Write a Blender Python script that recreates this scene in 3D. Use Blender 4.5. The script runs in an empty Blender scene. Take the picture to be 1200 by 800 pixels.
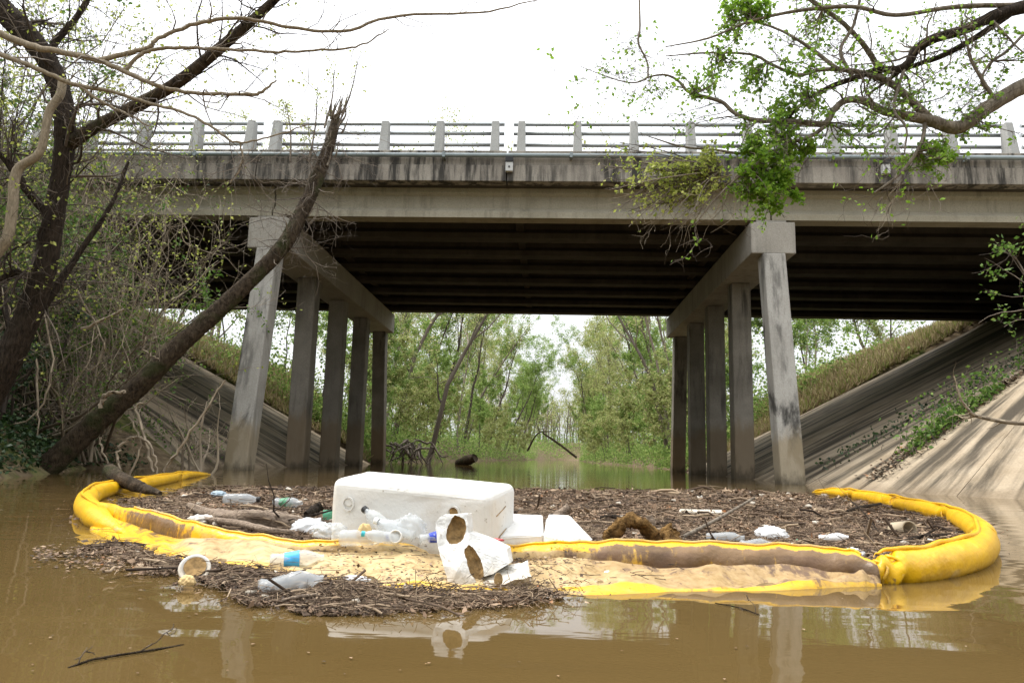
import bpy, bmesh, math, random
import numpy as np
from mathutils import Vector, Matrix

# ------------------------------------------------------------------ camera
F_PX, PITCH, ROLL, PSI, CAMH = 871.2, 0.15344, 0.02498, -0.04986, 0.42
sc = bpy.context.scene
col = sc.collection
cam = bpy.data.cameras.new("camera")
cam.sensor_width = 36.0
cam.lens = F_PX / 1200 * 36.0
cam.clip_start = 0.05
cam.clip_end = 3000
cam_o = bpy.data.objects.new("camera", cam)
col.objects.link(cam_o)
cam_o.matrix_world = (Matrix.Translation((0, 0, CAMH)) @ Matrix.Rotation(math.pi / 2 + PITCH, 4, 'X')
                      @ Matrix.Rotation(ROLL, 4, 'Z'))
sc.camera = cam_o

# ------------------------------------------------------------------ sky, sun, exposure
SUN_EL, SUN_AZ = math.radians(60), math.radians(290)     # azimuth clockwise from +Y (view direction)
w = bpy.data.worlds.new("World")
sc.world = w
w.use_nodes = True
nt = w.node_tree
nt.nodes.clear()
wo = nt.nodes.new('ShaderNodeOutputWorld')
bg = nt.nodes.new('ShaderNodeBackground')
sky = nt.nodes.new('ShaderNodeTexSky')
sky.sky_type = 'NISHITA'
sky.sun_disc = False
sky.sun_elevation = SUN_EL
sky.sun_rotation = SUN_AZ
sky.air_density = 1.0
sky.dust_density = 4.0
hs = nt.nodes.new('ShaderNodeHueSaturation')
hs.inputs['Saturation'].default_value = 0.25
mx = nt.nodes.new('ShaderNodeMix')
mx.data_type = 'RGBA'
mx.inputs[0].default_value = 0.6
mx.inputs[7].default_value = (9.5, 9.7, 10.0, 1)
nt.links.new(sky.outputs[0], hs.inputs['Color'])
nt.links.new(hs.outputs[0], mx.inputs[6])
# standard overcast distribution: zenith three times the horizon
tcw = nt.nodes.new('ShaderNodeTexCoord'); spw = nt.nodes.new('ShaderNodeSeparateXYZ')
nt.links.new(tcw.outputs['Generated'], spw.inputs[0])
mrw = nt.nodes.new('ShaderNodeMapRange'); nt.links.new(spw.outputs[2], mrw.inputs[0])
mrw.inputs[3].default_value = 0.55; mrw.inputs[4].default_value = 1.75
vmw = nt.nodes.new('ShaderNodeVectorMath'); vmw.operation = 'SCALE'
nt.links.new(mx.outputs[2], vmw.inputs[0]); nt.links.new(mrw.outputs[0], vmw.inputs['Scale'])
nt.links.new(vmw.outputs[0], bg.inputs[0])
bg.inputs[1].default_value = 0.12
nt.links.new(bg.outputs[0], wo.inputs[0])
sun = bpy.data.lights.new("sun", 'SUN')
sun.energy = 1.5
sun.angle = math.radians(14)
sun.color = (1.0, 0.95, 0.87)
sun_o = bpy.data.objects.new("sun", sun)
col.objects.link(sun_o)
sdir = Vector((math.sin(SUN_AZ) * math.cos(SUN_EL), math.cos(SUN_AZ) * math.cos(SUN_EL), math.sin(SUN_EL)))
sun_o.rotation_euler = sdir.to_track_quat('Z', 'Y').to_euler()
sc.view_settings.view_transform = 'Standard'
sc.view_settings.look = 'None'
sc.view_settings.gamma = 1
sc.view_settings.exposure = 0.9

# ------------------------------------------------------------------ pixel helpers (1200 x 800 photograph)
rng = np.random.default_rng(7)
cr, sr, cp, sp = math.cos(ROLL), math.sin(ROLL), math.cos(PITCH), math.sin(PITCH)


def ray(px, py):
    a, b = px - 600.0, 400.0 - py
    X = a * cr - b * sr
    Y = a * sr + b * cr
    return np.array([X / F_PX, cp - Y / F_PX * sp, sp + Y / F_PX * cp])


def onz(px, py, z=0.0):
    d = ray(px, py)
    return np.array([0, 0, CAMH]) + d * ((z - CAMH) / d[2])


def aty(px, py, y):
    d = ray(px, py)
    return np.array([0, 0, CAMH]) + d * (y / d[1])


CP, SP = math.cos(PSI), math.sin(PSI)


def W(u, v, z=0.0):
    return np.array([u * CP - v * SP, u * SP + v * CP, z])


def UV(x, y):
    return x * CP + y * SP, -x * SP + y * CP


# ------------------------------------------------------------------ object helpers
def tag(o, label=None, cat=None, group=None, kind=None):
    if label: o['label'] = label
    if cat: o['category'] = cat
    if group: o['group'] = group
    if kind: o['kind'] = kind
    return o


def empty(name, loc, rz=0.0, label=None, cat=None, group=None):
    o = bpy.data.objects.new(name, None)
    o.empty_display_size = 0.2
    col.objects.link(o)
    o.location = loc
    o.rotation_euler = (0, 0, rz)
    return tag(o, label, cat, group)


def mesh_obj(name, V, F, mat, parent=None, tint=None, smooth=False, world=True, uv=None, vattr=None):
    """one mesh object; V in world coordinates when world=True (moved into the parent's frame)"""
    V = np.asarray(V, float)
    if parent is not None and world:
        M = np.array(Matrix.LocRotScale(parent.location, parent.rotation_euler, parent.scale).inverted())
        if parent.parent is not None:
            p2 = parent.parent
            M2 = np.array(Matrix.LocRotScale(p2.location, p2.rotation_euler, p2.scale).inverted())
            M = M @ M2
        V = V @ M[:3, :3].T + M[:3, 3]
    me = bpy.data.meshes.new(name)
    if isinstance(F, np.ndarray):
        n, k = F.shape
        me.vertices.add(len(V))
        me.vertices.foreach_set('co', V.astype(np.float32).ravel())
        me.loops.add(n * k)
        me.loops.foreach_set('vertex_index', F.astype(np.int32).ravel())
        me.polygons.add(n)
        me.polygons.foreach_set('loop_start', np.arange(0, n * k, k, dtype=np.int32))
        me.update(calc_edges=True)
    else:
        me.from_pydata(V.tolist(), [], F)
        me.update()
    if tint is not None:
        a = me.attributes.new('tint', 'FLOAT', 'FACE')
        a.data.foreach_set('value', np.asarray(tint, np.float32))
    if vattr is not None:
        for k_, arr in vattr.items():
            a = me.attributes.new(k_, 'FLOAT', 'POINT')
            a.data.foreach_set('value', np.asarray(arr, np.float32))
    if uv is not None:
        L = me.uv_layers.new(name='UVMap')
        vi = np.empty(len(me.loops), np.int32)
        me.loops.foreach_get('vertex_index', vi)
        L.data.foreach_set('uv', np.asarray(uv, np.float32)[vi].ravel())
    if smooth:
        me.polygons.foreach_set('use_smooth', np.ones(len(me.polygons), bool))
    me.materials.append(mat)
    me.validate()
    o = bpy.data.objects.new(name, me)
    col.objects.link(o)
    if parent is not None:
        o.parent = parent
    return o


def box_vf(x0, x1, y0, y1, z0, z1):
    V = [(x, y, z) for z in (z0, z1) for (x, y) in ((x0, y0), (x1, y0), (x1, y1), (x0, y1))]
    F = [(3, 2, 1, 0), (4, 5, 6, 7), (0, 1, 5, 4), (1, 2, 6, 5), (2, 3, 7, 6), (3, 0, 4, 7)]
    return V, F


def bevel(o, wdt, seg=2):
    m = o.modifiers.new('bevel', 'BEVEL')
    m.width = wdt
    m.segments = seg
    m.limit_method = 'ANGLE'
    return o


def catmull(P, per=6):
    P = np.asarray(P, float)
    Q = np.vstack([2 * P[0] - P[1], P, 2 * P[-1] - P[-2]])
    out = []
    for i in range(len(P) - 1):
        a, b, c, d = Q[i], Q[i + 1], Q[i + 2], Q[i + 3]
        for t in np.arange(per) / per:
            out.append(.5 * ((2 * b) + (c - a) * t + (2 * a - 5 * b + 4 * c - d) * t * t + (3 * b - a - 3 * c + d) * t ** 3))
    out.append(P[-1])
    return np.array(out)


def tubes(P, R, n=4, lump=0.0):
    """P (N,m,3), R (N,m) -> verts, quad faces of N tapered tubes"""
    P = np.asarray(P, float)
    R = np.asarray(R, float)
    N, m, _ = P.shape
    T = np.gradient(P, axis=1) if m > 2 else np.repeat(P[:, 1:] - P[:, :1], m, 1)
    T /= np.linalg.norm(T, axis=2, keepdims=True) + 1e-9
    ref = np.where(np.abs(T[:, :1, 2:3]).mean(axis=1, keepdims=True) > .8, np.array([1., 0.05, 0]), np.array([0.03, 0.05, 1.]))
    A = np.cross(T, np.broadcast_to(ref, T.shape))
    A /= np.linalg.norm(A, axis=2, keepdims=True) + 1e-9
    B = np.cross(T, A)
    ang = np.arange(n) * 2 * math.pi / n
    RR = R[:, :, None] * np.ones(n)
    if lump:
        ph = rng.uniform(0, 6.28, (N, 1, 3))
        s = np.linspace(0, 1, m)[None, :, None] * 9
        RR = RR * (1 + lump * (np.sin(2 * ang + s * .9 + ph[..., :1]) + .6 * np.sin(3 * ang - s * 1.7 + ph[..., 1:2]) + .5 * np.sin(s * 4 + ph[..., 2:3] + ang))
                   + lump * .5 * rng.standard_normal((N, m, n)))
    V = P[:, :, None, :] + RR[..., None] * (A[:, :, None, :] * np.cos(ang)[:, None] + B[:, :, None, :] * np.sin(ang)[:, None])
    base = (np.arange(N) * m * n)[:, None, None]
    i = (np.arange(m - 1) * n)[None, :, None]
    k = np.arange(n)[None, None, :]
    k2 = (k + 1) % n
    F = np.stack([base + i + k, base + i + k2, base + i + n + k2, base + i + n + k], -1).reshape(-1, 4)
    return V.reshape(-1, 3), F


class Acc:
    """collects quads from several batches for one mesh"""
    def __init__(s): s.V, s.F, s.T, s.n = [], [], [], 0

    def add(s, V, F, t=None):
        if t is None: t = rng.uniform(0, 1, len(F))
        s.V.append(np.asarray(V)); s.F.append(np.asarray(F) + s.n); s.T.append(np.broadcast_to(t, (len(F),)))
        s.n += len(V)

    def tubes(s, P, R, n=4, lump=0.0, t=None):
        V, F = tubes(P, R, n, lump)
        if t is None:
            t = np.repeat(rng.uniform(0, 1, len(P)), len(F) // len(P))
        s.add(V, F, t)

    def path(s, pts, rad, n=8, per=6, lump=0.05, jit=0.0, t=None):
        P = catmull(pts, per)
        R = np.interp(np.linspace(0, 1, len(P)), np.linspace(0, 1, len(rad)), rad)
        if jit: P[1:-1] += rng.standard_normal(P[1:-1].shape) * jit
        V, F = tubes(P[None], R[None], n, lump)
        s.add(V, F, t)
        return P, R

    def build(s, name, mat, parent=None, smooth=False, **k):
        o = mesh_obj(name, np.vstack(s.V), np.vstack(s.F), mat, parent, tint=np.concatenate(s.T), smooth=smooth, **k)
        if name in ('twig', 'hanging_twig', 'splinter', 'stem', 'leaf_spray', 'young_leaf_spray', 'foliage', 'root'): o['kind'] = 'stuff'
        return o


def unit(a): return a / (np.linalg.norm(a, axis=-1, keepdims=True) + 1e-9)


def spawn(P, R, k, L, lo=.25, hi=1., spread=.9, bias=(0, 0, 0), m=5, wob=.25, follow=.6, rr=.5, tip=.25, rmin=.0015, lvar=.5):
    """k children on each parent path"""
    P = np.asarray(P); R = np.asarray(R)
    N, M, _ = P.shape
    idx = np.repeat(np.arange(N), k)
    t = rng.uniform(lo, hi, N * k) * (M - 1.001)
    i0 = t.astype(int); fr = (t - i0)[:, None]
    b = P[idx, i0] * (1 - fr) + P[idx, i0 + 1] * fr
    tan = unit(P[idx, i0 + 1] - P[idx, i0])
    rad = R[idx, i0] * (1 - fr[:, 0]) + R[idx, i0 + 1] * fr[:, 0]
    d = unit(tan * follow + unit(rng.standard_normal((N * k, 3))) * spread + np.array(bias))
    Ls = L * rng.uniform(1 - lvar, 1 + lvar, N * k)[:, None]
    out = np.empty((N * k, m, 3)); out[:, 0] = b
    for j in range(1, m):
        d = unit(d + wob * rng.standard_normal(d.shape) + np.array(bias) * .25)
        out[:, j] = out[:, j - 1] + d * Ls / (m - 1)
    r0 = np.maximum(rad * rr, rmin)
    rr_ = r0[:, None] * np.linspace(1, tip, m)[None]
    return out, np.maximum(rr_, rmin * .6)


def leaves(C, size, flat=.5, drop=0.0):
    """C (K,3) -> folded diamond leaves; verts, quads (each leaf two quads' worth of one bent quad)"""
    K = len(C)
    n = unit(rng.standard_normal((K, 3)) + np.array([0, 0, flat * 2]))
    a = unit(np.cross(n, rng.standard_normal((K, 3))))
    a[:, 2] -= drop
    a = unit(a)
    b = unit(np.cross(n, a))
    s = size * rng.uniform(.55, 1.25, (K, 1))
    V = np.stack([C, C + a * s * .5 + b * s * .34 + n * s * .06, C + a * s, C + a * s * .5 - b * s * .34 + n * s * .06], 1)
    F = np.arange(K * 4).reshape(K, 4)
    return V.reshape(-1, 3), F


def on_paths(P, K, lo=.2, hi=1., jit=0.0):
    N, M, _ = P.shape
    idx = rng.integers(0, N, K)
    t = rng.uniform(lo, hi, K) * (M - 1.001)
    i0 = t.astype(int); fr = (t - i0)[:, None]
    C = P[idx, i0] * (1 - fr) + P[idx, i0 + 1] * fr
    return C + rng.standard_normal(C.shape) * jit


# ------------------------------------------------------------------ materials
class NB:
    def __init__(s, name):
        s.m = bpy.data.materials.new(name); s.m.use_nodes = True
        s.t = s.m.node_tree; s.t.nodes.clear()
        s.out = s.t.nodes.new('ShaderNodeOutputMaterial')
        s.b = s.t.nodes.new('ShaderNodeBsdfPrincipled')
        s.t.links.new(s.b.outputs[0], s.out.inputs[0])

    def n(s, ty, **kw):
        x = s.t.nodes.new(ty)
        for k, v in kw.items(): setattr(x, k, v)
        return x

    def link(s, a, b): s.t.links.new(a, b)

    def pos(s): return s.n('ShaderNodeNewGeometry').outputs['Position']
    def obj(s): return s.n('ShaderNodeTexCoord').outputs['Object']
    def uv(s): return s.n('ShaderNodeTexCoord').outputs['UV']
    def attr(s, name): return s.n('ShaderNodeAttribute', attribute_name=name).outputs['Fac']

    def scale(s, vec, xyz):
        x = s.n('ShaderNodeVectorMath', operation='MULTIPLY'); s.link(vec, x.inputs[0]); x.inputs[1].default_value = xyz
        return x.outputs[0]

    def noise(s, vec, sc_=5., det=5., rough=.55, dist=0.):
        x = s.n('ShaderNodeTexNoise'); s.link(vec, x.inputs['Vector'])
        x.inputs['Scale'].default_value = sc_; x.inputs['Detail'].default_value = det
        x.inputs['Roughness'].default_value = rough; x.inputs['Distortion'].default_value = dist
        return x.outputs['Fac']

    def ramp(s, fac, stops):
        x = s.n('ShaderNodeValToRGB'); s.link(fac, x.inputs[0])
        e = x.color_ramp.elements
        while len(e) < len(stops): e.new(.5)
        for q, (p, c) in zip(e, stops):
            q.position = p; q.color = (*c, 1) if len(c) == 3 else c
        return x.outputs[0]

    def step(s, fac, a, b):
        x = s.n('ShaderNodeMapRange'); s.link(fac, x.inputs[0])
        x.inputs[1].default_value = a; x.inputs[2].default_value = b
        x.interpolation_type = 'SMOOTHSTEP'
        return x.outputs[0]

    def math(s, op, a, b):
        x = s.n('ShaderNodeMath', operation=op)
        for i, q in enumerate((a, b)):
            if isinstance(q, (int, float)): x.inputs[i].default_value = q
            else: s.link(q, x.inputs[i])
        return x.outputs[0]

    def mix(s, fac, a, b, mode='MIX'):
        x = s.n('ShaderNodeMix', data_type='RGBA', blend_type=mode)
        for i, q in ((0, fac), (6, a), (7, b)):
            if isinstance(q, (int, float)): x.inputs[i].default_value = q
            elif isinstance(q, tuple): x.inputs[i].default_value = (*q, 1)
            else: s.link(q, x.inputs[i])
        return x.outputs[2]

    def sep(s, vec, i):
        x = s.n('ShaderNodeSeparateXYZ'); s.link(vec, x.inputs[0]); return x.outputs[i]

    def bump(s, h, strength=.3, dist=.01):
        x = s.n('ShaderNodeBump'); s.link(h, x.inputs['Height'])
        x.inputs['Strength'].default_value = strength; x.inputs['Distance'].default_value = dist
        s.link(x.outputs[0], s.b.inputs['Normal'])

    def done(s, colr, rough=.8, spec=.3):
        if isinstance(colr, tuple): s.b.inputs['Base Color'].default_value = (*colr, 1)
        else: s.link(colr, s.b.inputs['Base Color'])
        if isinstance(rough, (int, float)): s.b.inputs['Roughness'].default_value = rough
        else: s.link(rough, s.b.inputs['Roughness'])
        s.b.inputs['Specular IOR Level'].default_value = spec
        return s.m


def m_concrete(name, c1, c2, streak=.5, flood=None, dark=(.03, .028, .025), patch=0.0, flood_top=1.33, grime=0.0):
    b = NB(name); p = b.pos()
    n1 = b.noise(p, 1.3, 6)
    c = b.ramp(n1, [(.3, c1), (.7, c2)])
    fine = b.noise(p, 38, 3)
    c = b.mix(.35, c, b.ramp(fine, [(.3, (.35, .35, .35)), (.7, (1, 1, 1))]), 'MULTIPLY')
    st = b.noise(b.scale(p, (3.2, 3.2, .35)), 1.6, 7, .65)
    big = b.noise(p, .45, 3)
    f = b.math('MULTIPLY', b.step(st, .47 - grime, .66 - grime), b.step(big, .38 - grime * 1.6, .6 - grime))
    c = b.mix(b.math('MULTIPLY', f, streak), c, dark)
    if patch:
        pn = b.noise(b.scale(p, (1, 1, .45)), 1.1, 6, .6, .6)
        c = b.mix(b.math('MULTIPLY', b.step(pn, .52, .62), patch), c, dark)
    if flood is not None:
        z = b.sep(p, 2)
        zz = b.math('ADD', z, b.math('MULTIPLY', b.noise(b.scale(p, (2, 2, .8)), 1.6, 6, .65), 1.1))
        ff = b.step(zz, flood_top + .85, flood_top + .35)
        c = b.mix(b.math('MULTIPLY', ff, .75), c, flood)
        wet = b.step(zz, .85, .5)
        c = b.mix(b.math('MULTIPLY', wet, .8), c, (.05, .04, .025))
    b.bump(b.math('ADD', fine, b.math('MULTIPLY', n1, 2.)), .35, .012)
    return b.done(c, .85, .25)


M = {}
M['fascia'] = m_concrete('stained_fascia_concrete', (.25, .22, .185), (.40, .365, .31), .93, grime=.055)
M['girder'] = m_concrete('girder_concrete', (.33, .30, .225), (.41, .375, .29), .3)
M['soffit'] = m_concrete('shaded_soffit_concrete', (.05, .042, .034), (.095, .082, .067), .4)  # darkened copy of the girder concrete: shade under the deck painted into its colour
M['cap'] = m_concrete('cap_concrete', (.34, .315, .27), (.43, .40, .35), .25)
M['column'] = m_concrete('shaded_column_concrete', (.19, .17, .14), (.30, .275, .235), .75, flood=(.17, .125, .075))  # darker than the front columns: under-bridge shade painted in, plus real flood stain
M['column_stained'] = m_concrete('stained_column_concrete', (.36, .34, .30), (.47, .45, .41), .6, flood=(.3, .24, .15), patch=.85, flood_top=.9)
M['post'] = m_concrete('post_concrete', (.34, .34, .32), (.42, .42, .40), .3)


def m_slab():
    b = NB('slope_concrete'); u = b.uv(); p = b.pos()
    st = b.noise(b.scale(u, (1, .09, 1)), 1.9, 7, .62, .25)
    st2 = b.noise(b.scale(u, (1, .05, 1)), 6.5, 4, .6)
    big = b.noise(u, .33, 4)
    c = b.ramp(b.noise(p, 1.8, 5), [(.3, (.33, .26, .175)), (.7, (.46, .38, .275))])
    f = b.math('MULTIPLY', b.step(st, .42, .6), b.step(big, .27, .5))  # dirt streaks, spread wider so they also paint in shade under the bridge
    c = b.mix(b.math('MULTIPLY', f, .9), c, (.038, .032, .024))
    c = b.mix(b.math('MULTIPLY', b.step(st2, .5, .75), .45), c, (.12, .10, .07))
    t = b.sep(u, 1)
    toe = b.step(b.math('ADD', t, b.math('MULTIPLY', b.noise(p, 2, 4), .8)), .75, .4)
    c = b.mix(b.math('MULTIPLY', toe, .6), c, (.2, .15, .095))
    fine = b.noise(p, 30, 4)
    c = b.mix(.35, c, b.ramp(fine, [(.3, (.4, .4, .4)), (.7, (1, 1, 1))]), 'MULTIPLY')
    b.bump(fine, .4, .015)
    return b.done(c, .9, .2)


M['slab'] = m_slab()


def m_simple(name, c, rough=.6, var=.25, nscale=8., bump=.15, bdist=.01, spec=.4):
    b = NB(name); p = b.obj()
    n = b.noise(p, nscale, 5)
    d = tuple(x * (1 - var) for x in c); h = tuple(min(1, x * (1 + var)) for x in c)
    cc = b.ramp(n, [(.3, d), (.7, h)])
    b.bump(n, bump, bdist)
    return b.done(cc, rough, spec)


def m_tint(name, stops, rough=.8, spec=.25, transl=0.0, bump=None):
    b = NB(name)
    cc = b.ramp(b.attr('tint'), stops)
    if bump:
        n = b.noise(b.obj(), bump, 5)
        cc = b.mix(.5, cc, b.ramp(n, [(.25, (.3, .3, .3)), (.75, (1.0, 1.0, 1.0))]), 'MULTIPLY')
        b.bump(n, .5, .01)
    m = b.done(cc, rough, spec)
    if transl:
        tr = b.n('ShaderNodeBsdfTranslucent'); b.link(cc, tr.inputs[0])
        ms = b.n('ShaderNodeMixShader'); ms.inputs[0].default_value = transl
        b.link(b.b.outputs[0], ms.inputs[1]); b.link(tr.outputs[0], ms.inputs[2]); b.link(ms.outputs[0], b.out.inputs[0])
    return m


def m_bark(name, c1, c2, sc_=(9, 9, 1.6), moss=None, depth=.03):
    b = NB(name); p = b.obj()
    n = b.noise(b.scale(p, sc_), 2.2, 7, .65, .5)
    c = b.ramp(n, [(.32, c1), (.68, c2)])
    if moss:
        mn = b.noise(p, 2.6, 5)
        c = b.mix(b.math('MULTIPLY', b.step(mn, .5, .68), .6), c, moss)
    b.bump(n, .9, depth)
    return b.done(c, .92, .15)


M['bark_dark'] = m_bark('dark_bark', (.008, .006, .004), (.06, .043, .03), (20, 20, 3.2), depth=.05)
M['bark_log'] = m_bark('log_bark', (.013, .009, .006), (.095, .07, .046), moss=(.03, .042, .01), depth=.05, sc_=(8, 8, 5))
M['bark_grey'] = m_bark('grey_bark', (.10, .08, .06), (.30, .255, .20))
M['bark_pale'] = m_bark('pale_bark', (.16, .13, .09), (.34, .28, .20), (20, 20, 6), depth=.01)
M['drift'] = m_bark('driftwood', (.05, .026, .01), (.36, .21, .075), (16, 16, 16), depth=.05)
M['drift_pale'] = m_bark('pale_driftwood', (.13, .095, .07), (.42, .33, .25), (9, 26, 26), depth=.03)
M['twig_pale'] = m_tint('pale_twigs', [(0, (.13, .10, .07)), (.5, (.26, .21, .15)), (1, (.42, .35, .26))])
M['twig_dark'] = m_tint('dark_twigs', [(0, (.025, .018, .014)), (.6, (.085, .065, .05)), (1, (.17, .135, .10))])
M['twig_grey'] = m_tint('grey_twigs', [(0, (.07, .055, .045)), (.6, (.16, .13, .10)), (1, (.28, .23, .18))])
M['leaf_bright'] = m_tint('bright_spring_leaves', [(0, (.11, .22, .015)), (.5, (.21, .38, .03)), (1, (.34, .5, .08))], .5, .35, .5)
M['leaf_yellow'] = m_tint('yellow_green_leaves', [(0, (.22, .27, .045)), (.5, (.36, .42, .08)), (1, (.5, .52, .15))], .6, .3, .45)
M['leaf_mid'] = m_tint('mid_green_leaves', [(0, (.05, .11, .018)), (.5, (.11, .21, .035)), (1, (.22, .32, .07))], .6, .3, .4)
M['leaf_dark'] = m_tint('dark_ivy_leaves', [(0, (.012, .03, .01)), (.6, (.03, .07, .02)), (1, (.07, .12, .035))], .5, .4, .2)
M['leaf_far'] = m_tint('far_spring_leaves', [(0, (.19, .23, .07)), (.35, (.31, .38, .12)), (.7, (.43, .45, .18)), (1, (.52, .46, .26))], .7, .2, .5)
M['leaf_far2'] = m_tint('far_green_leaves', [(0, (.12, .2, .05)), (.5, (.22, .34, .08)), (1, (.38, .45, .15))], .7, .2, .5)
M['grass_dry'] = m_tint('dry_grass', [(0, (.26, .2, .11)), (.55, (.5, .41, .25)), (.8, (.32, .32, .11)), (1, (.2, .28, .07))], .8, .2, .3)
M['chips'] = m_tint('leaf_litter', [(0, (.02, .014, .010)), (.3, (.06, .04, .026)), (.6, (.15, .095, .058)), (.8, (.27, .18, .115)), (.93, (.40, .30, .20)), (1, (.30, .12, .04))], .8, .3)
M['sticks'] = m_tint('litter_sticks', [(0, (.03, .02, .014)), (.5, (.11, .075, .05)), (1, (.36, .27, .18))], .85, .2)


def m_ground():
    b = NB('bank_soil'); p = b.pos()
    n = b.noise(p, .5, 7); n2 = b.noise(p, 4.5, 6)
    c = b.ramp(n2, [(.3, (.07, .05, .03)), (.55, (.16, .12, .075)), (.75, (.25, .20, .125))])
    c = b.mix(b.step(n, .5, .62), c, b.ramp(n2, [(.3, (.04, .06, .015)), (.7, (.16, .17, .05))]))
    b.bump(n2, .8, .08)
    return b.done(c, .95, .1)


M['ground'] = m_ground()


def m_water():
    b = NB('muddy_water'); p = b.pos()
    n = b.noise(b.scale(p, (1, 1, 1)), .35, 4)
    c = b.ramp(n, [(.3, (.088, .056, .019)), (.7, (.118, .078, .029))])
    w1 = b.noise(b.scale(p, (.4, 1.3, 1)), 1.9, 2, .4, .6)
    w2 = b.noise(b.scale(p, (.7, 1.3, 1)), 10., 2, .5)
    b.bump(b.math('ADD', w1, b.math('MULTIPLY', w2, .05)), .5, .011)
    b.b.inputs['IOR'].default_value = 1.33
    return b.done(c, .03, .5)


M['water'] = m_water()


def m_mat():
    b = NB('debris_scum'); p = b.pos()
    n = b.noise(p, 9, 8, .7); n2 = b.noise(p, 60, 5, .7)
    c = b.ramp(n2, [(.3, (.04, .027, .018)), (.5, (.12, .082, .052)), (.7, (.25, .18, .12))])
    c = b.mix(b.step(n, .5, .7), c, b.ramp(n2, [(.3, (.10, .075, .05)), (.7, (.28, .21, .14))]))
    b.bump(n2, .9, .012)
    return b.done(c, .75, .3)


M['mat'] = m_mat()


def m_boom():
    b = NB('yellow_boom_vinyl'); p = b.pos()
    n = b.noise(p, 7, 6); n2 = b.noise(p, 26, 5, .65); n3 = b.noise(b.scale(p, (1, 3, 1)), 3., 5, .6)
    y = b.ramp(n, [(.3, (.62, .335, .003)), (.7, (.78, .455, .006))])
    y = b.mix(b.math('MULTIPLY', b.step(n2, .6, .75), .3), y, (.36, .23, .03))
    mud = b.attr('mud'); st = b.attr('stain')
    mudc = b.ramp(b.math('ADD', b.math('MULTIPLY', n2, .5), b.math('MULTIPLY', b.noise(b.scale(p, (1, 2.5, 1)), 5, 6, .65), .5)), [(.34, (.17, .12, .08)), (.45, (.38, .29, .18)), (.58, (.52, .43, .27))])
    mudc = b.mix(b.math('MULTIPLY', b.step(st, .1, .42), .8), mudc, b.ramp(n2, [(.35, (.12, .08, .055)), (.65, (.27, .19, .125))]))
    mf = b.step(b.math('ADD', mud, b.math('MULTIPLY', b.math('SUBTRACT', n3, .5), 1.3)), .35, .72)
    c = b.mix(b.math('MULTIPLY', mf, .82), y, mudc)
    sf = b.step(b.math('ADD', st, b.math('MULTIPLY', b.math('SUBTRACT', b.noise(b.scale(p, (2.2, 1, 1)), 9, 6, .7), .5), 2.6)), .4, .8)
    c = b.mix(b.math('MULTIPLY', sf, .9), c, b.ramp(n, [(.3, (.055, .032, .022)), (.7, (.17, .10, .065))]))
    b.bump(b.math('ADD', n, b.math('MULTIPLY', b.noise(p, 34, 3), .3)), .5, .025)
    r = b.math('ADD', .36, b.math('MULTIPLY', mf, .4))
    return b.done(c, r, .4)


M['boom'] = m_boom()


def m_foam(name='white_foam', dirt=.5):
    b = NB(name); p = b.obj(); w_ = b.pos()
    n = b.noise(p, 5, 6, .6, .4); n2 = b.noise(p, 45, 4); n3 = b.noise(p, 16, 5, .7)
    c = b.mix(b.math('MULTIPLY', b.step(n, .55, .78), dirt), (.64, .63, .60), (.42, .34, .21))
    c = b.mix(b.math('MULTIPLY', b.step(n2, .66, .72), .6), c, (.2, .15, .09))
    z = b.math('ADD', b.sep(w_, 2), b.math('MULTIPLY', b.math('SUBTRACT', n3, .5), .12))
    c = b.mix(b.math('MULTIPLY', b.step(z, .085, .02), .55), c, (.36, .27, .15))
    b.bump(b.math('ADD', n2, n3), .35, .006)
    return b.done(c, .65, .25)


M['foam'] = m_foam()
M['foam_dirty'] = m_foam('dirty_foam', .95)
M['mud_brown'] = m_simple('brown_mud_fill', (.25, .155, .06), .9, .5, 40, .6)
M['metal'] = m_simple('rail_aluminium', (.38, .40, .40), .45, .1, 3, .05)
M['metal'].node_tree.nodes['Principled BSDF'].inputs['Metallic'].default_value = .7
M['pipe'] = m_simple('painted_conduit', (.22, .26, .27), .4, .2, 2, .05)
M['box_grey'] = m_simple('junction_box_paint', (.50, .50, .48), .5, .1)
M['black'] = m_simple('black_rubber', (.02, .02, .02), .6, .3)
M['asphalt'] = m_simple('asphalt', (.05, .05, .05), .9, .2)
M['cap_blue'] = m_simple('blue_cap', (.02, .05, .42), .4, .1)
M['cap_white'] = m_simple('white_plastic', (.78, .78, .76), .4, .05)
M['label_blue'] = m_simple('blue_label', (.06, .38, .72), .45, .3, 30)
M['teal'] = m_simple('teal_plastic', (.05, .45, .55), .4, .1)
M['red'] = m_simple('red_plastic', (.45, .03, .04), .4, .1)
M['green_pl'] = m_simple('green_plastic', (.10, .30, .17), .35, .2)
M['paper'] = m_simple('soggy_paper', (.58, .42, .2), .9, .3, 20)
M['bluegrey'] = m_simple('blue_grey_plastic', (.30, .38, .44), .5, .2)
M['rust'] = m_simple('tan_pvc', (.33, .27, .18), .6, .2)


def m_clear(name, c, a=.55):
    b = NB(name); n = b.noise(b.obj(), 14, 4)
    b.bump(n, .5, .01)
    m = b.done(c, .18, .5)
    tr = b.n('ShaderNodeBsdfTransparent')
    ms = b.n('ShaderNodeMixShader'); ms.inputs[0].default_value = a
    b.link(tr.outputs[0], ms.inputs[1]); b.link(b.b.outputs[0], ms.inputs[2]); b.link(ms.outputs[0], b.out.inputs[0])
    return m


M['clear'] = m_clear('clear_bottle_plastic', (.66, .70, .72), .36)
M['clear_green'] = m_clear('green_bottle_plastic', (.12, .5, .3), .6)
M['bag'] = m_clear('white_bag_film', (.82, .83, .84), .85)

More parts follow.
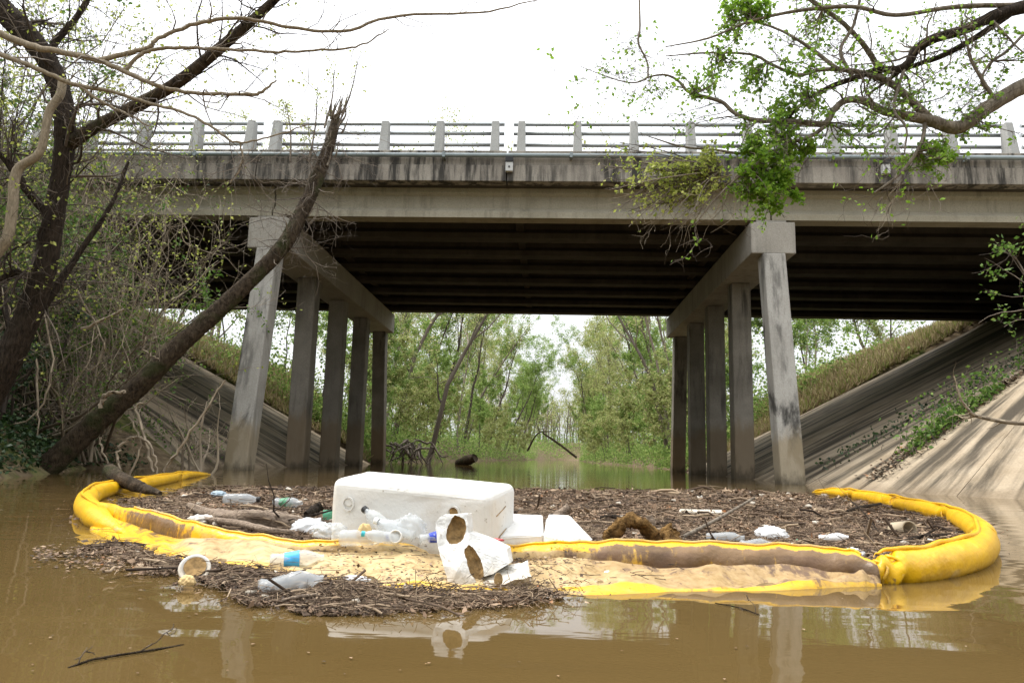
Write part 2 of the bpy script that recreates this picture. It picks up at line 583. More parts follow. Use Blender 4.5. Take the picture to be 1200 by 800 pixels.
# ================================================================== SETTING: ground and water
EL = np.array([(-30, -9), (0, -6.6), (5, -6.1), (8, -6.0), (9.4, -6.25), (11, -6.7), (13, -7.5), (14.6, -8.3), (15.3, -7.6), (16.6, -6.0), (20, -5.75), (28, -5.35), (34, -5.6), (45, -4.6), (60, -2.6), (80, -.6), (100, 2.2), (140, 5.5), (152, 12), (164, 30), (180, 80), (300, 500)], float)
ER = np.array([(-30, 12), (0, 10), (6, 9.6), (8.4, 8.8), (10, 7.6), (11.3, 7.0), (12.3, 6.2), (14, 5.9), (20, 6.2), (28, 6.6), (34, 7.6), (45, 8.0), (60, 8.2), (80, 8.6), (100, 9.8), (140, 13), (148, 20), (156, 40), (168, 100), (300, 600)], float)


def wob2(x, y):
    return (np.sin(x * 1.1 + y * .7) + np.sin(x * .43 - y * .9 + 1.3) + .6 * np.sin(x * 2.7 + y * 2.1 + .5) + .5 * np.sin(x * 3.9 - y * 3.1)) / 3.1


def terrain(x, y):
    x = np.asarray(x, float); y = np.asarray(y, float)
    el = np.interp(y, EL[:, 0], EL[:, 1]); er = np.interp(y, ER[:, 0], ER[:, 1])
    d = np.maximum(el - x, x - er)
    left = (el - x) > (x - er)
    far = np.clip((y - 29) / 10, 0, 1)
    rise = np.where(left, 1.5, 1.0)
    h = rise * (1 - np.exp(-np.maximum(d, 0) / 1.6)) + .10 * np.minimum(np.maximum(d, 0), 25) + .22 * wob2(x, y) * np.clip(d / 2, 0, 1)
    h = np.where(d < 0, np.maximum(-1.6, d * .7), h)
    u, v = UV(x, y)
    du = np.where(u > 0, 17.0 - u, u + 18.4)
    dv = np.maximum(np.maximum(16.2 - v, v - 29.2), 0)
    dist = np.sqrt(np.maximum(du, 0) ** 2 + dv ** 2)
    emb = 7.05 - .55 * dist
    low = np.where(v < 28.72, 1.15 + .6 * np.clip((15.5 - v) / 4, 0, 1), .72 - 2.2 * np.clip((v - 28.75) / 6, 0, 1) * np.clip((np.abs(u + .5) - 7) / 4, 0, 1))
    low = np.where(np.where(u > 0, u > 17.6, u < -19), .1, low)
    e2 = emb - low
    zone_r = (u > 0) & (v > 8.0) & (v < 28.72)
    zone_l = (u <= 0) & (v > 13.6) & (v < 28.72)
    h2 = np.where(zone_r | zone_l, np.maximum(e2, np.where(d > 0, -.4, h)), np.maximum(h, e2 + .06 * wob2(x * 2, y * 2)))
    return np.where((d < -.5) & (e2 < 0), np.minimum(h2, h), h2)


def graded(lo, mid0, mid1, hi, step, grow=1.22):
    a = list(np.arange(mid0, mid1 + 1e-6, step))
    s = step; q = a[-1]
    while q < hi: s *= grow; q += s; a.append(q)
    s = step; q = a[0]; pre = []
    while q > lo: s *= grow; q -= s; pre.append(q)
    return np.array(pre[::-1] + a)


gx = graded(-900, -22, 24, 900, .4)
gy = graded(-60, 4, 46, 1500, .4, 1.15)
GX, GY = np.meshgrid(gx, gy)
GZ = terrain(GX, GY)
nx, ny = len(gx), len(gy)
ii = (np.arange(ny - 1)[:, None] * nx + np.arange(nx - 1)[None]).ravel()
ground = mesh_obj('ground', np.stack([GX, GY, GZ], -1).reshape(-1, 3), np.stack([ii, ii + 1, ii + nx + 1, ii + nx], -1), M['ground'], smooth=True)
tag(ground, kind='structure')
wx = np.linspace(-70, 110, 3); wy = np.array([-55., 20., 300.])
WX, WY = np.meshgrid(wx, wy)
ii = (np.arange(2)[:, None] * 3 + np.arange(2)[None]).ravel()
water = mesh_obj('water', np.stack([WX, WY, WX * 0], -1).reshape(-1, 3), np.stack([ii, ii + 1, ii + 4, ii + 3], -1), M['water'])
tag(water, kind='structure')

# ------------------------------------------------------------------ paved slopes under the bridge
def paved_slope(name, label, ctrl, joints, side, tmax):
    """ctrl: (u, v, phi) along the toe; one concrete slab per interval of joints"""
    C = np.array(ctrl, float)
    seg = np.r_[0, np.cumsum(np.hypot(*np.diff(C[:, :2], axis=0).T))]
    root = empty(name, W(C[2, 0], C[2, 1], 0), 0, label, 'embankment')

    def at(s):
        u = np.interp(s, seg, C[:, 0]); v = np.interp(s, seg, C[:, 1]); ph = math.radians(np.interp(s, seg, C[:, 2]))
        return u, v, ph
    for a, b in zip(joints[:-1], joints[1:]):
        ns, nt_ = max(3, int((b - a) / .5)), 14
        lift = rng.uniform(-.012, .012)
        V, U = [], []
        for layer in (0, -.28):
            for i in range(ns + 1):
                s = a + .012 + (b - a - .024) * i / ns
                u, v, ph = at(s)
                for j in range(nt_ + 1):
                    t = -1.2 + (tmax + 1.2) * j / nt_
                    uu = u + side * math.cos(ph) * t; vv = v + math.sin(ph) * t
                    V.append(W(uu, vv, .52 * t + lift + layer)); U.append((s, t))
        K = (ns + 1) * (nt_ + 1); q = nt_ + 1
        F = []
        for i in range(ns):
            for j in range(nt_):
                k = i * q + j
                f = (k, k + q, k + q + 1, k + 1)
                F.append(f if side < 0 else f[::-1]); g = tuple(x + K for x in f)
                F.append(g[::-1] if side < 0 else g)
        rim = [i * q for i in range(ns + 1)] + [ns * q + j for j in range(1, q)] + [i * q + nt_ for i in range(ns - 1, -1, -1)] + [j for j in range(nt_ - 1, 0, -1)]
        for x, y in zip(rim, rim[1:] + rim[:1]):
            F.append((x, y, y + K, x + K) if side > 0 else (y, x, x + K, y + K))
        mesh_obj('slab', V, F, M['slab'], root, uv=U)
    return root, at


slopeR, atR = paved_slope('paved_slope', 'streaked tan concrete bank paving under the bridge, beside the yellow boom on the right',
                          [(5.25, 28.6, 0), (5.25, 17.5, 3), (5.25, 14.3, 18), (5.6, 12.6, 30), (6.5, 11.2, 42), (8.0, 9.7, 50), (10.5, 7.6, 56)],
                          [0, 4.6, 9.2, 12.6, 15.2, 17.1, 18.6, 20.2, 22.2], 1, 12.6)
slopeL, atL = paved_slope('paved_slope', 'dark stained concrete bank paving behind the leaning log on the left',
                          [(-6.75, 28.6, 0), (-6.75, 17.6, 5), (-7.1, 16.2, 20), (-8.4, 15.2, 45), (-10.4, 14.5, 62), (-14, 14.0, 75)],
                          [0, 4.6, 9.2, 12.2, 13.8, 15.7, 17.6, 20.4], -1, 12.2)

# ================================================================== BRIDGE
UC, VC = -.78, 22.6
br = empty('road_bridge', W(UC, VC, 0), PSI, 'concrete girder road bridge with metal railing crossing the creek', 'bridge')


def bbox(name, u0, u1, v0, v1, z0, z1, mat, parent=None, bev=.012, label=None):
    V, F = box_vf(u0 - UC, u1 - UC, v0 - VC, v1 - VC, z0, z1)
    o = mesh_obj(name, V, F, mat, br if parent is None else parent, world=False)
    if bev: bevel(o, bev, 2)
    if label: o['label'] = label
    return o


V0, V1, ZG = 16.68, 28.55, 5.92
BL, BR = -6.6, 5.05
gaps = [-24.51, -18.64, -12.77, -6.9, -1.03, 4.84, 10.71, 16.58, 22.45]
US, UE = -24.4, 22.3
# deck
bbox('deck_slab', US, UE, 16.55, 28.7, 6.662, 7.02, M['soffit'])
bbox('road_surface', US, UE, 16.9, 28.4, 7.024, 7.06, M['asphalt'], bev=0)
for a, b in zip(gaps[:-1], gaps[1:]):
    bbox('fascia_panel', a + .012, b - .012, 16.25, 16.55, 6.65, 7.04, M['fascia'])
    bbox('curb_panel', a + .02, b - .02, 16.29, 16.86, 7.043, 7.41, M['fascia'], bev=.02)
    bbox('back_curb_panel', a + .02, b - .02, 28.42, 28.9, 6.66, 7.41, M['girder'], bev=.02)
# girders: I profile extruded along u, three spans
prof = [(-.205, 0), (.205, 0), (.205, .14), (.08, .27), (.08, .55), (.155, .62), (.155, .735), (-.155, .735), (-.155, .62), (-.08, .55), (-.08, .27), (-.205, .14)]
for gi in range(8):
    vc = V0 + .205 + gi * (V1 - .205 - V0 - .205) / 7
    for (a, b) in ((-18.3, BL - .02), (BL + .02, BR - .02), (BR + .02, 16.9)):
        V = [(u - UC, vc + p[0] - VC, ZG + p[1]) for u in (a, b) for p in prof]
        n = len(prof)
        F = [tuple(range(n)), tuple(range(2 * n - 1, n - 1, -1))] + [(k, n + k, n + (k + 1) % n, (k + 1) % n) for k in range(n)]
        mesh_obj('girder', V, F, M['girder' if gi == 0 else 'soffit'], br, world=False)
# diaphragms between girders at midspan and bents
for uu in (BL - .6, BL + .6, (BL + BR) / 2, BR - .6, BR + .6):
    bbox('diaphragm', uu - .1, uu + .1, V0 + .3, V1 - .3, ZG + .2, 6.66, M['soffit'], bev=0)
# bents
for bu in (BL, BR):
    cap = bbox('bent_cap', bu - .5, bu + .5, V0 - .12, V1 + .15, 5.10, 5.84, M['cap'], bev=.025)
    for gi in range(8):
        vc = V0 + .205 + gi * (V1 - .205 - V0 - .205) / 7
        bbox('bearing_pad', bu - .34, bu + .34, vc - .2, vc + .2, 5.842, 5.918, M['cap'], bev=.006)
    for k in range(5):
        v = V0 + .06 + k * (V1 - V0 - .12) / 4
        bat = -.82 if k == 0 else (.82 if k == 4 else 0)
        h = .25
        V = []
        for z in (-1.3, 5.098):
            vv = v + bat * (1 - z / 5.03)
            V += [(bu - h - UC, vv - h - VC, z), (bu + h - UC, vv - h - VC, z), (bu + h - UC, vv + h - VC, z), (bu - h - UC, vv + h - VC, z)]
        F = [(3, 2, 1, 0), (4, 5, 6, 7), (0, 1, 5, 4), (1, 2, 6, 5), (2, 3, 7, 6), (3, 0, 4, 7)]
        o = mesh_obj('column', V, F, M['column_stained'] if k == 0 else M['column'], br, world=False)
        bevel(o, .035, 2)
        if k == 0: o['label'] = 'battered outer column with a dark stain' if bu > 0 else 'battered outer column behind the leaning log'
# abutment walls
bbox('abutment_wall', 16.6, 17.6, 16.4, 28.75, 5.0, 6.6, M['cap'])
bbox('abutment_wall', -19.2, -18.2, 16.4, 28.75, 5.0, 6.6, M['cap'])
# railing: posts with sloped outer face, three rails per panel
def post_mesh():
    w0, w1 = .105, .085
    P = [(0, 0), (.36, 0), (.36, .82), (.15, .82), (.10, .55)]     # (v, z): outer face slopes inwards
    V = [(s * (w0 if z < .1 else (w1 if z > .7 else .092)), v, z) for s in (-1, 1) for v, z in P]
    F = [(0, 1, 2, 3, 4), (9, 8, 7, 6, 5)] + [(k, 5 + k, 5 + (k + 1) % 5, (k + 1) % 5) for k in range(5)]
    me = bpy.data.meshes.new('rail_post')
    me.from_pydata(V, [], F)
    me.materials.append(M['post'])
    return me


pm = post_mesh()


def rail_mesh(L):
    ang = np.linspace(0, 2 * math.pi, 12, endpoint=False)
    V = [(u, .05 * math.cos(t), .042 * math.sin(t)) for u in (0, L) for t in ang]
    F = [(k, 12 + k, 12 + (k + 1) % 12, (k + 1) % 12) for k in range(12)] + [tuple(range(12)), tuple(range(23, 11, -1))]
    me = bpy.data.meshes.new('rail')
    me.from_pydata(V, [], F)
    me.polygons.foreach_set('use_smooth', [True] * 12 + [False] * 2)
    me.materials.append(M['metal'])
    return me


rm = rail_mesh(5.87 - .22)
for a, b in zip(gaps[:-1], gaps[1:]):
    for k in range(5):
        o = bpy.data.objects.new('rail_post', pm); col.objects.link(o); o.parent = br
        o.location = (a + .31 + k * (5.87 - .62) / 4 - UC, 16.34 - VC, 7.412)
        bevel(o, .012, 1)
    for z in (7.74, 8.03, 8.295 - .03):
        o = bpy.data.objects.new('rail', rm); col.objects.link(o); o.parent = br
        o.location = (a + .11 - UC, 16.76 - VC, z)
# conduit with clamps and junction boxes
V, F = tubes(np.array([[(US - UC, 16.18 - VC, 7.24), (UE - UC, 16.18 - VC, 7.24)]]), np.full((1, 2), .05), 12)
pipe = mesh_obj('conduit', V, F, M['pipe'], br, smooth=True, world=False)
for uu in np.arange(-23, 22, 2.93):
    Vb, Fb = box_vf(uu - .03 - UC, uu + .03 - UC, 16.12 - VC, 16.3 - VC, 7.18, 7.30)
    mesh_obj('pipe_clamp', Vb, Fb, M['pipe'], pipe, world=False)
for uu in (-.97, 7.45):
    jb = bbox('junction_box', uu - .085, uu + .085, 16.13, 16.248, 6.85, 7.07, M['box_grey'], bev=.012)
    Vb, Fb = box_vf(uu - .09 - UC, uu + .09 - UC, 16.11 - VC, 16.245 - VC, 7.075, 7.19)
    mesh_obj('junction_cover', Vb, Fb, M['black'], jb, world=False)
    Vb, Fb = box_vf(uu - .018 - UC, uu + .018 - UC, 16.12 - VC, 16.129 - VC, 6.93, 6.97)
    mesh_obj('screw_plate', Vb, Fb, M['black'], jb, world=False)

# ================================================================== BACKGROUND TREES
def tree_meshes(seed, H, lean, r0, leafn, leafsize, leafmat, twigs=1.0, up=.5, ivy=0):
    """one prototype: returns (trunk mesh, crown mesh), base at origin; lean along +X"""
    global rng
    keep = rng; rng = np.random.default_rng(seed)
    A = Acc()
    m = 9
    t = np.linspace(0, 1, m)
    P = np.stack([lean * H * t ** 1.3 + .03 * H * np.cumsum(rng.standard_normal(m)) * .3, .03 * H * np.cumsum(rng.standard_normal(m)) * .3, H * t], -1)
    P[0] = 0
    R = r0 * (1 - .85 * t)
    R = R * .8
    A.tubes(P[None], R[None], 7, .05)
    b1, q1 = spawn(P[None], R[None], int(9 * twigs), H * .34, .28, .98, .8, (0, 0, up), 6, .18, .5, .55)
    A.tubes(b1, q1, 4)
    b2, q2 = spawn(b1, q1, 5, H * .14, .25, 1, .8, (0, 0, up * .6), 5, .25, .6, .6, rmin=.008)
    A.tubes(b2, q2, 3)
    b3, q3 = spawn(b2, q2, 3, H * .065, .3, 1, .9, (0, 0, .1), 4, .3, .6, .6, rmin=.005)
    A.tubes(b3, q3, 3)
    B = Acc()
    if leafn:
        cl = on_paths(b3, int(leafn * 1.5), .1, 1., H * .012)
        low = on_paths(b2, leafn // 3, .2, 1., H * .02)
        V, F = leaves(np.vstack([cl, low]), leafsize)
        B.add(V, F)
    if ivy:
        c = on_paths(P[None], ivy, 0, .7, .16)
        V, F = leaves(c, .12); B.add(V, F, rng.uniform(0, .25, ivy))
    rng = keep
    tm = bpy.data.meshes.new('trunk'); V = np.vstack(A.V); F = np.vstack(A.F)
    tm.from_pydata(V.tolist(), [], F.tolist())
    a = tm.attributes.new('tint', 'FLOAT', 'FACE'); a.data.foreach_set('value', np.concatenate(A.T).astype(np.float32))
    tm.materials.append(M['twig_grey'])
    cm = None
    if B.n:
        cm = bpy.data.meshes.new('crown'); cm.from_pydata(np.vstack(B.V).tolist(), [], np.vstack(B.F).tolist())
        a = cm.attributes.new('tint', 'FLOAT', 'FACE'); a.data.foreach_set('value', np.concatenate(B.T).astype(np.float32))
        cm.materials.append(leafmat)
    return tm, cm


def place_tree(protos, name, x, y, rz, s, label, group=None, dz=-.1):
    tm, cm = protos
    z = float(terrain(x, y)) + dz
    e = empty(name, (x, y, z), rz, label, 'tree', group)
    e.scale = (s, s, s)
    if group: e.rotation_euler = (rng.normal(0, .11), rng.normal(0, .11), rz)
    o = bpy.data.objects.new('trunk', tm); col.objects.link(o); o.parent = e
    if cm:
        o = bpy.data.objects.new('crown', cm); col.objects.link(o); o.parent = e
    return e


T = [tree_meshes(11, 13, .10, .16, 5200, .15, M['leaf_far']),
     tree_meshes(12, 12, .28, .15, 4200, .15, M['leaf_far2']),
     tree_meshes(13, 14, .16, .13, 1500, .13, M['leaf_far'], 1.3),
     tree_meshes(14, 11, .45, .17, 900, .13, M['leaf_far'], 1.1),
     tree_meshes(15, 10, .06, .12, 6500, .15, M['leaf_far2'], 1.2, .2),
     tree_meshes(16, 15, .05, .2, 3500, .16, M['leaf_far'], 1.2),
     tree_meshes(17, 6, .12, .06, 4200, .12, M['leaf_far2'], 1.1, .1),
     tree_meshes(18, 5, .25, .05, 3200, .12, M['leaf_far'], 1.1, .1)]
PI = math.pi
# trees the picture lets one tell apart
place_tree(T[3], 'leaning_tree', -4.2, 37, -.25, 1.15, 'bare slender tree leaning right over the water, left bank beyond the bridge')
place_tree(T[3], 'leaning_tree', -6.6, 42, .15, 1.2, 'thin arching tree leaning right behind the root mass on the left bank')
place_tree(T[3], 'leaning_tree', 8.6, 40, PI - .5, 1.05, 'dark crooked tree leaning left over the water on the right bank')
place_tree(T[2], 'bare_tree', -8.2, 38, .2, 1.0, 'pale bare tree beside the rear left bridge columns')
place_tree(T[2], 'bare_tree', 10.4, 46, PI, 1.05, 'pale bare tree beside the rear right bridge columns')
place_tree(T[0], 'leafy_tree', -11.5, 38, .3, .9, 'leafy spring tree seen between the left bridge columns')
place_tree(T[4], 'evergreen_tree', 19.5, 47, .3, 1.0, 'dark green tree above the dry grass slope on the right')
bl, brr = [], []
spots = []
for k, y in enumerate(np.r_[np.linspace(39, 140, 22), np.linspace(44, 125, 13)]):
    for side in (-1, 1):
        near = k < 22
        e = np.interp(y, EL[:, 0], EL[:, 1]) if side < 0 else np.interp(y, ER[:, 0], ER[:, 1])
        d = (rng.uniform(.8, 3.5) if near else rng.uniform(6, 16)) * (1 if y < 60 else 1.2)
        pk = rng.choice([0, 1, 3, 2, 2, 4, 1, 7]) if near else rng.choice([0, 4, 5, 1])
        look = {0: 'tall yellow green', 1: 'leaning fresh green', 2: 'slender nearly bare', 3: 'strongly leaning bare', 4: 'dense dark green', 5: 'tall straight thin leaved', 7: 'low arching yellow green'}[int(pk)]
        where = '%s %s bank, %s' % ('on the' if near else 'farther back on the', 'left' if side < 0 else 'right', 'beyond the rear columns' if y < 62 else ('midway along the creek' if y < 95 else 'far down the creek'))
        place_tree(T[pk], 'bank_tree', e + side * d, y + rng.uniform(-1, 1), (0 if side < 0 else PI) + rng.uniform(-.7, .7), rng.uniform(.8, 1.15),
                   look + ' tree ' + where, 'woods on the %s bank' % ('left' if side < 0 else 'right'))
# shrubs at the water edge beyond the bridge
for k, y in enumerate(33 + 70 * np.linspace(0, 1, 34) ** 1.25):
    for side in (-1, 1):
        e = np.interp(y, EL[:, 0], EL[:, 1]) if side < 0 else np.interp(y, ER[:, 0], ER[:, 1])
        o = place_tree(T[6 + (k + (side > 0)) % 2], 'bank_shrub', e + side * rng.uniform(.2, 3.4), y + rng.uniform(-1, 1), (0 if side < 0 else PI) + rng.uniform(-1, 1), rng.uniform(.55, 1.0),
                       '%s shrub at the water edge on the %s bank, %s' % (('fresh green', 'yellow green')[(k + (side > 0)) % 2], 'left' if side < 0 else 'right', 'beyond the bridge columns' if y < 42 else ('past the bridge' if y < 58 else ('midway along the creek' if y < 80 else 'far down the creek'))),
                       'shrubs along the %s water edge' % ('left' if side < 0 else 'right'))
        o['category'] = 'shrub'
# behind both embankments
for (x, y, p_, s, lab) in ((12.5, 36, 6, 1.0, 'round shrub at the foot of the dry grass slope on the right'), (15.5, 38.5, 4, .75, 'green tree behind the right front column'),
                           (22.5, 44, 0, .8, 'spring tree at the top of the dry grass slope'), (-13.5, 34.5, 7, 1.0, 'loose shrub on the grass slope behind the leaning log'),
                           (-16.5, 40, 0, .85, 'spring tree above the grass slope on the left'), (-20.5, 42, 1, .9, 'leaning spring tree at the top of the left grass slope'),
                           (-10.2, 33.5, 6, .8, 'green shrub between the two front left columns'), (10.0, 34.5, 6, .8, 'green shrub beside the right columns at the water edge')):
    o = place_tree(T[p_], 'slope_tree' if p_ < 6 else 'slope_shrub', x, y, rng.uniform(0, 6), s, lab)
    if p_ >= 6: o['category'] = 'shrub'
# far wood closing the view: one mass of twigs and leaves
A = Acc(); B = Acc()
n = 210
yy = rng.uniform(158, 205, n)
el = np.interp(yy, EL[:, 0], EL[:, 1]); er = np.interp(yy, ER[:, 0], ER[:, 1])
xx = rng.uniform(-35, 50, n)
zz = terrain(xx, yy)
hh = rng.uniform(6, 12, n) + np.abs(xx - 12) * .12
P = np.stack([np.stack([xx + .5 * rng.standard_normal(n) * q, yy + 0 * xx, zz + hh * q], -1) for q in np.linspace(0, 1, 6)], 1)
R = np.linspace(.16, .03, 6)[None] * np.ones((n, 1))
A.tubes(P, R, 4)
b1, q1 = spawn(P, R, 7, 3.4, .2, 1, .8, (0, 0, .4), 5, .2)
A.tubes(b1, q1, 3)
b2, q2 = spawn(b1, q1, 4, 1.5, .2, 1, .9, (0, 0, .2), 4, .3, rmin=.02)
A.tubes(b2, q2, 3)
V, F = leaves(on_paths(b2, 60000, .1, 1, .3), .34); B.add(V, F)
A.n and None
o = A.build('distant_wood', M['twig_grey']); tag(o, 'bare stems of the distant woods where the creek bends away', 'woods', None, 'stuff')
o2 = B.build('distant_foliage', M['leaf_far']); tag(o2, 'hazy light green foliage of the distant woods at the creek bend', 'foliage', None, 'stuff')
# undergrowth on the banks beyond the bridge (ground cover)
K = 70000
y = 30 + 120 * rng.random(K) ** 1.9
side = np.where(rng.random(K) < .5, -1, 1)
e = np.where(side < 0, np.interp(y, EL[:, 0], EL[:, 1]), np.interp(y, ER[:, 0], ER[:, 1]))
x = e + side * rng.exponential(3.5, K)
bush = .25 + 1.5 * np.clip(np.sin(x * .9 + 2 * np.sin(y * .5)) * np.sin(y * .7 + x * .3) + .35, 0, 1)
C = np.stack([x, y, terrain(x, y) + rng.exponential(1, K) * bush], -1)
V, F = leaves(C, .16, .2)
A = Acc(); A.add(V, F)
K = 14000
y = rng.uniform(29.2, 40, K); sd_ = np.where(rng.random(K) < .5, -1, 1)
e = np.where(sd_ < 0, np.interp(y, EL[:, 0], EL[:, 1]), np.interp(y, ER[:, 0], ER[:, 1]))
x = e + sd_ * rng.exponential(1.6, K)
V, F = leaves(np.stack([x, y, terrain(x, y) + rng.exponential(.35, K)], -1), .11, .2); A.add(V, F)
K = 16000
y = rng.uniform(146, 172, K); x = rng.uniform(-8, 40, K); z_ = terrain(x, y); ok = z_ > .05
V, F = leaves(np.stack([x, y, z_ + rng.exponential(1.2, K)], -1)[ok], .3, .2); A.add(V, F)
tag(A.build('undergrowth', M['leaf_far2']), 'low green undergrowth covering both banks beyond the bridge', 'undergrowth', None, 'stuff')
# dry grass on the embankment sides behind the bridge
K = 60000
u = np.where(rng.random(K) < .55, rng.uniform(5.6, 21, K), rng.uniform(-22, -7, K)); v = 28.75 + rng.exponential(3.2, K)
x = u * CP - v * SP; y = u * SP + v * CP; z = terrain(x, y)
ok = z > .15
base = np.stack([x, y, z - .03], -1)[ok]
k2 = len(base)
d = unit(rng.standard_normal((k2, 3)) * .45 + np.array([0, 0, 1])); L = rng.uniform(.1, .42, (k2, 1))
sd = unit(np.cross(d, rng.standard_normal((k2, 3)))) * .03
V = np.stack([base - sd, base + sd, base + d * L + sd * .3, base + d * L - sd * .3], 1).reshape(-1, 3)
A = Acc(); A.add(V, np.arange(k2 * 4).reshape(-1, 4))
tag(A.build('dry_grass', M['grass_dry']), 'tan and green grass on the slopes behind the bridge', 'grass', None, 'stuff')

# logs and root mass beyond the bridge
def log_thing(name, label, pts, rad, mat, cat='log', n=10, lump=.08, twigs=0, twigmat='twig_dark', per=6):
    root = empty(name, tuple(pts[0]), 0, label, cat)
    A = Acc(); P, R = A.path(pts, rad, n, per, lump)
    # end caps
    for i, s in ((0, 0), (len(P) - 1, (len(P) - 1) * n)):
        c = len(A.V[0]); A.V[0] = np.vstack([A.V[0], P[i][None]])
        capf = np.array([[s + (k + 1) % n, s + k, c, c] if i else [s + k, s + (k + 1) % n, c, c] for k in range(n)])
        A.F[0] = np.vstack([A.F[0], capf]); A.T[0] = np.r_[A.T[0], np.zeros(n)]
    Vv = A.V[0]; Ff = [tuple(dict.fromkeys(f)) for f in A.F[0].tolist()]
    mesh_obj('trunk', Vv, Ff, M[mat], root, smooth=True)
    if twigs:
        b, q = spawn(P[None], R[None], twigs, np.linalg.norm(P[-1] - P[0]) * .25, .1, 1, 1., (0, 0, -.1), 5, .35, .2, .18)
        A2 = Acc(); A2.tubes(b, q, 4)
        b2, q2 = spawn(b, q, 3, np.linalg.norm(P[-1] - P[0]) * .1, .2, 1, .9, (0, 0, 0), 4, .35, .5, .5)
        A2.tubes(b2, q2, 3)
        A2.build('twig', M[twigmat], root)
    return root, P, R


log_thing('fallen_log', 'short broken log lying at the water edge beyond the bridge', [aty(537, 543, 34), aty(548, 539, 33.6), aty(557, 536, 33.4)], [.2, .22, .2], 'bark_log')
log_thing('fallen_log', 'thin fallen trunk slanting into the water far down the creek', [aty(636, 507, 62), aty(655, 520, 62), aty(676, 536, 62)], [.07, .09, .1], 'bark_log', twigs=6)
log_thing('fallen_log', 'arched dead branch reaching over the water from the far left bank', [aty(618, 528, 64), aty(630, 508, 63), aty(646, 505, 62)], [.08, .06, .04], 'bark_log', twigs=5)
rm_ = empty('root_mass', tuple(aty(482, 540, 33)), 0, 'tangle of exposed pale roots at the left water edge beyond the bridge', 'roots')
A = Acc()
c0 = aty(482, 530, 33)
for k in range(36):
    s = c0 + rng.standard_normal(3) * np.array([.5, .3, .12]) + np.array([0, .3, .3])
    e_ = s + np.array([rng.uniform(-.9, .9), rng.uniform(-.6, 0), -rng.uniform(.3, .9)])
    A.path([s, (s + e_) / 2 + rng.standard_normal(3) * .2, e_], [.05, .04, .02], 5, 4, .05)
A.build('root', M['twig_grey'], rm_)

# ================================================================== LEFT FOREGROUND
def px_path(pts, y0, y1=None):
    n = len(pts)
    return [aty(p[0], p[1], (y0 if y1 is None else y0 + (y1 - y0) * i / (n - 1)) if len(p) < 3 else p[2]) for i, p in enumerate(pts)]


def rpx(rs, y): return [r * y / F_PX for r in rs]


# big dark tree at the left edge
lt = empty('dark_tree', tuple(aty(-75, 560, 9.0) * np.array([1, 1, 0]) + np.array([0, 0, .3])), 0, 'big dark tree with a crooked trunk at the far left edge', 'tree')
A = Acc()
pt = px_path([(-95, 585), (-60, 535), (-20, 470), (18, 405), (46, 335), (61, 270), (71, 205), (76, 155), (72, 112), (52, 66), (20, 28), (-20, -8), (-70, -60), (-120, -160)], 9.0)
PT, RT = A.path(pt, rpx([20, 18.5, 17, 15, 13.5, 12.5, 11.5, 12.5, 11.5, 12.5, 14, 14, 13, 9], 9), 24, 18, .075)
A.build('trunk', M['bark_dark'], lt, smooth=True)
limbs = []
A = Acc()
PL, RL = A.path(px_path([(76, 172), (110, 150), (160, 124), (210, 95), (258, 56), (300, 20), (335, -15), (390, -90)], 9.0, 8.2), rpx([9, 8, 7.5, 7, 6.4, 5.6, 5, 3.5], 8.8), 10, 6, .05)
A.build('limb', M['bark_log'], lt, smooth=True); limbs.append((PL, RL))
for pts_, rad_, ya, yb in (
        ([(70, 110), (60, 60), (90, 20), (120, -30)], [6, 5, 4, 3], 9, 9.5),
        ([(20, 400), (60, 345), (90, 300), (130, 240), (150, 190)], [7, 5, 4, 3, 2], 9, 10),
        ([(62, 260), (30, 220), (0, 180), (-40, 150)], [6, 5, 4, 4], 9, 8.6),
        ([(46, 330), (20, 320), (-10, 330), (-50, 310)], [6, 5, 5, 4], 9, 8.8)):
    A = Acc(); P_, R_ = A.path(px_path(pts_, ya, yb), rpx(rad_, ya), 7, 6, .05); A.build('limb', M['bark_dark'], lt, smooth=True); limbs.append((P_, R_))
A = Acc(); B = Acc()
for P_, R_ in limbs + [(PT[60:], RT[60:])]:
    b, q = spawn(P_[None], R_[None], 26, .95, .1, 1, .9, (.1, 0, .12), 6, .28, .3, .22, rmin=.0045)
    A.tubes(b, q, 4)
    b2, q2 = spawn(b, q, 5, .45, .2, 1, .9, (0, 0, .05), 5, .3, .5, .55, rmin=.003)
    A.tubes(b2, q2, 3)
    b3, q3 = spawn(b2, q2, 3, .24, .2, 1, .9, (0, 0, 0), 4, .3, .5, .6, rmin=.0025)
    A.tubes(b3, q3, 3)
    V, F = leaves(on_paths(b3, 420, .5, 1, .02), .05); B.add(V, F)
A.build('twig', M['twig_dark'], lt); B.build('leaf_spray', M['leaf_yellow'], lt)

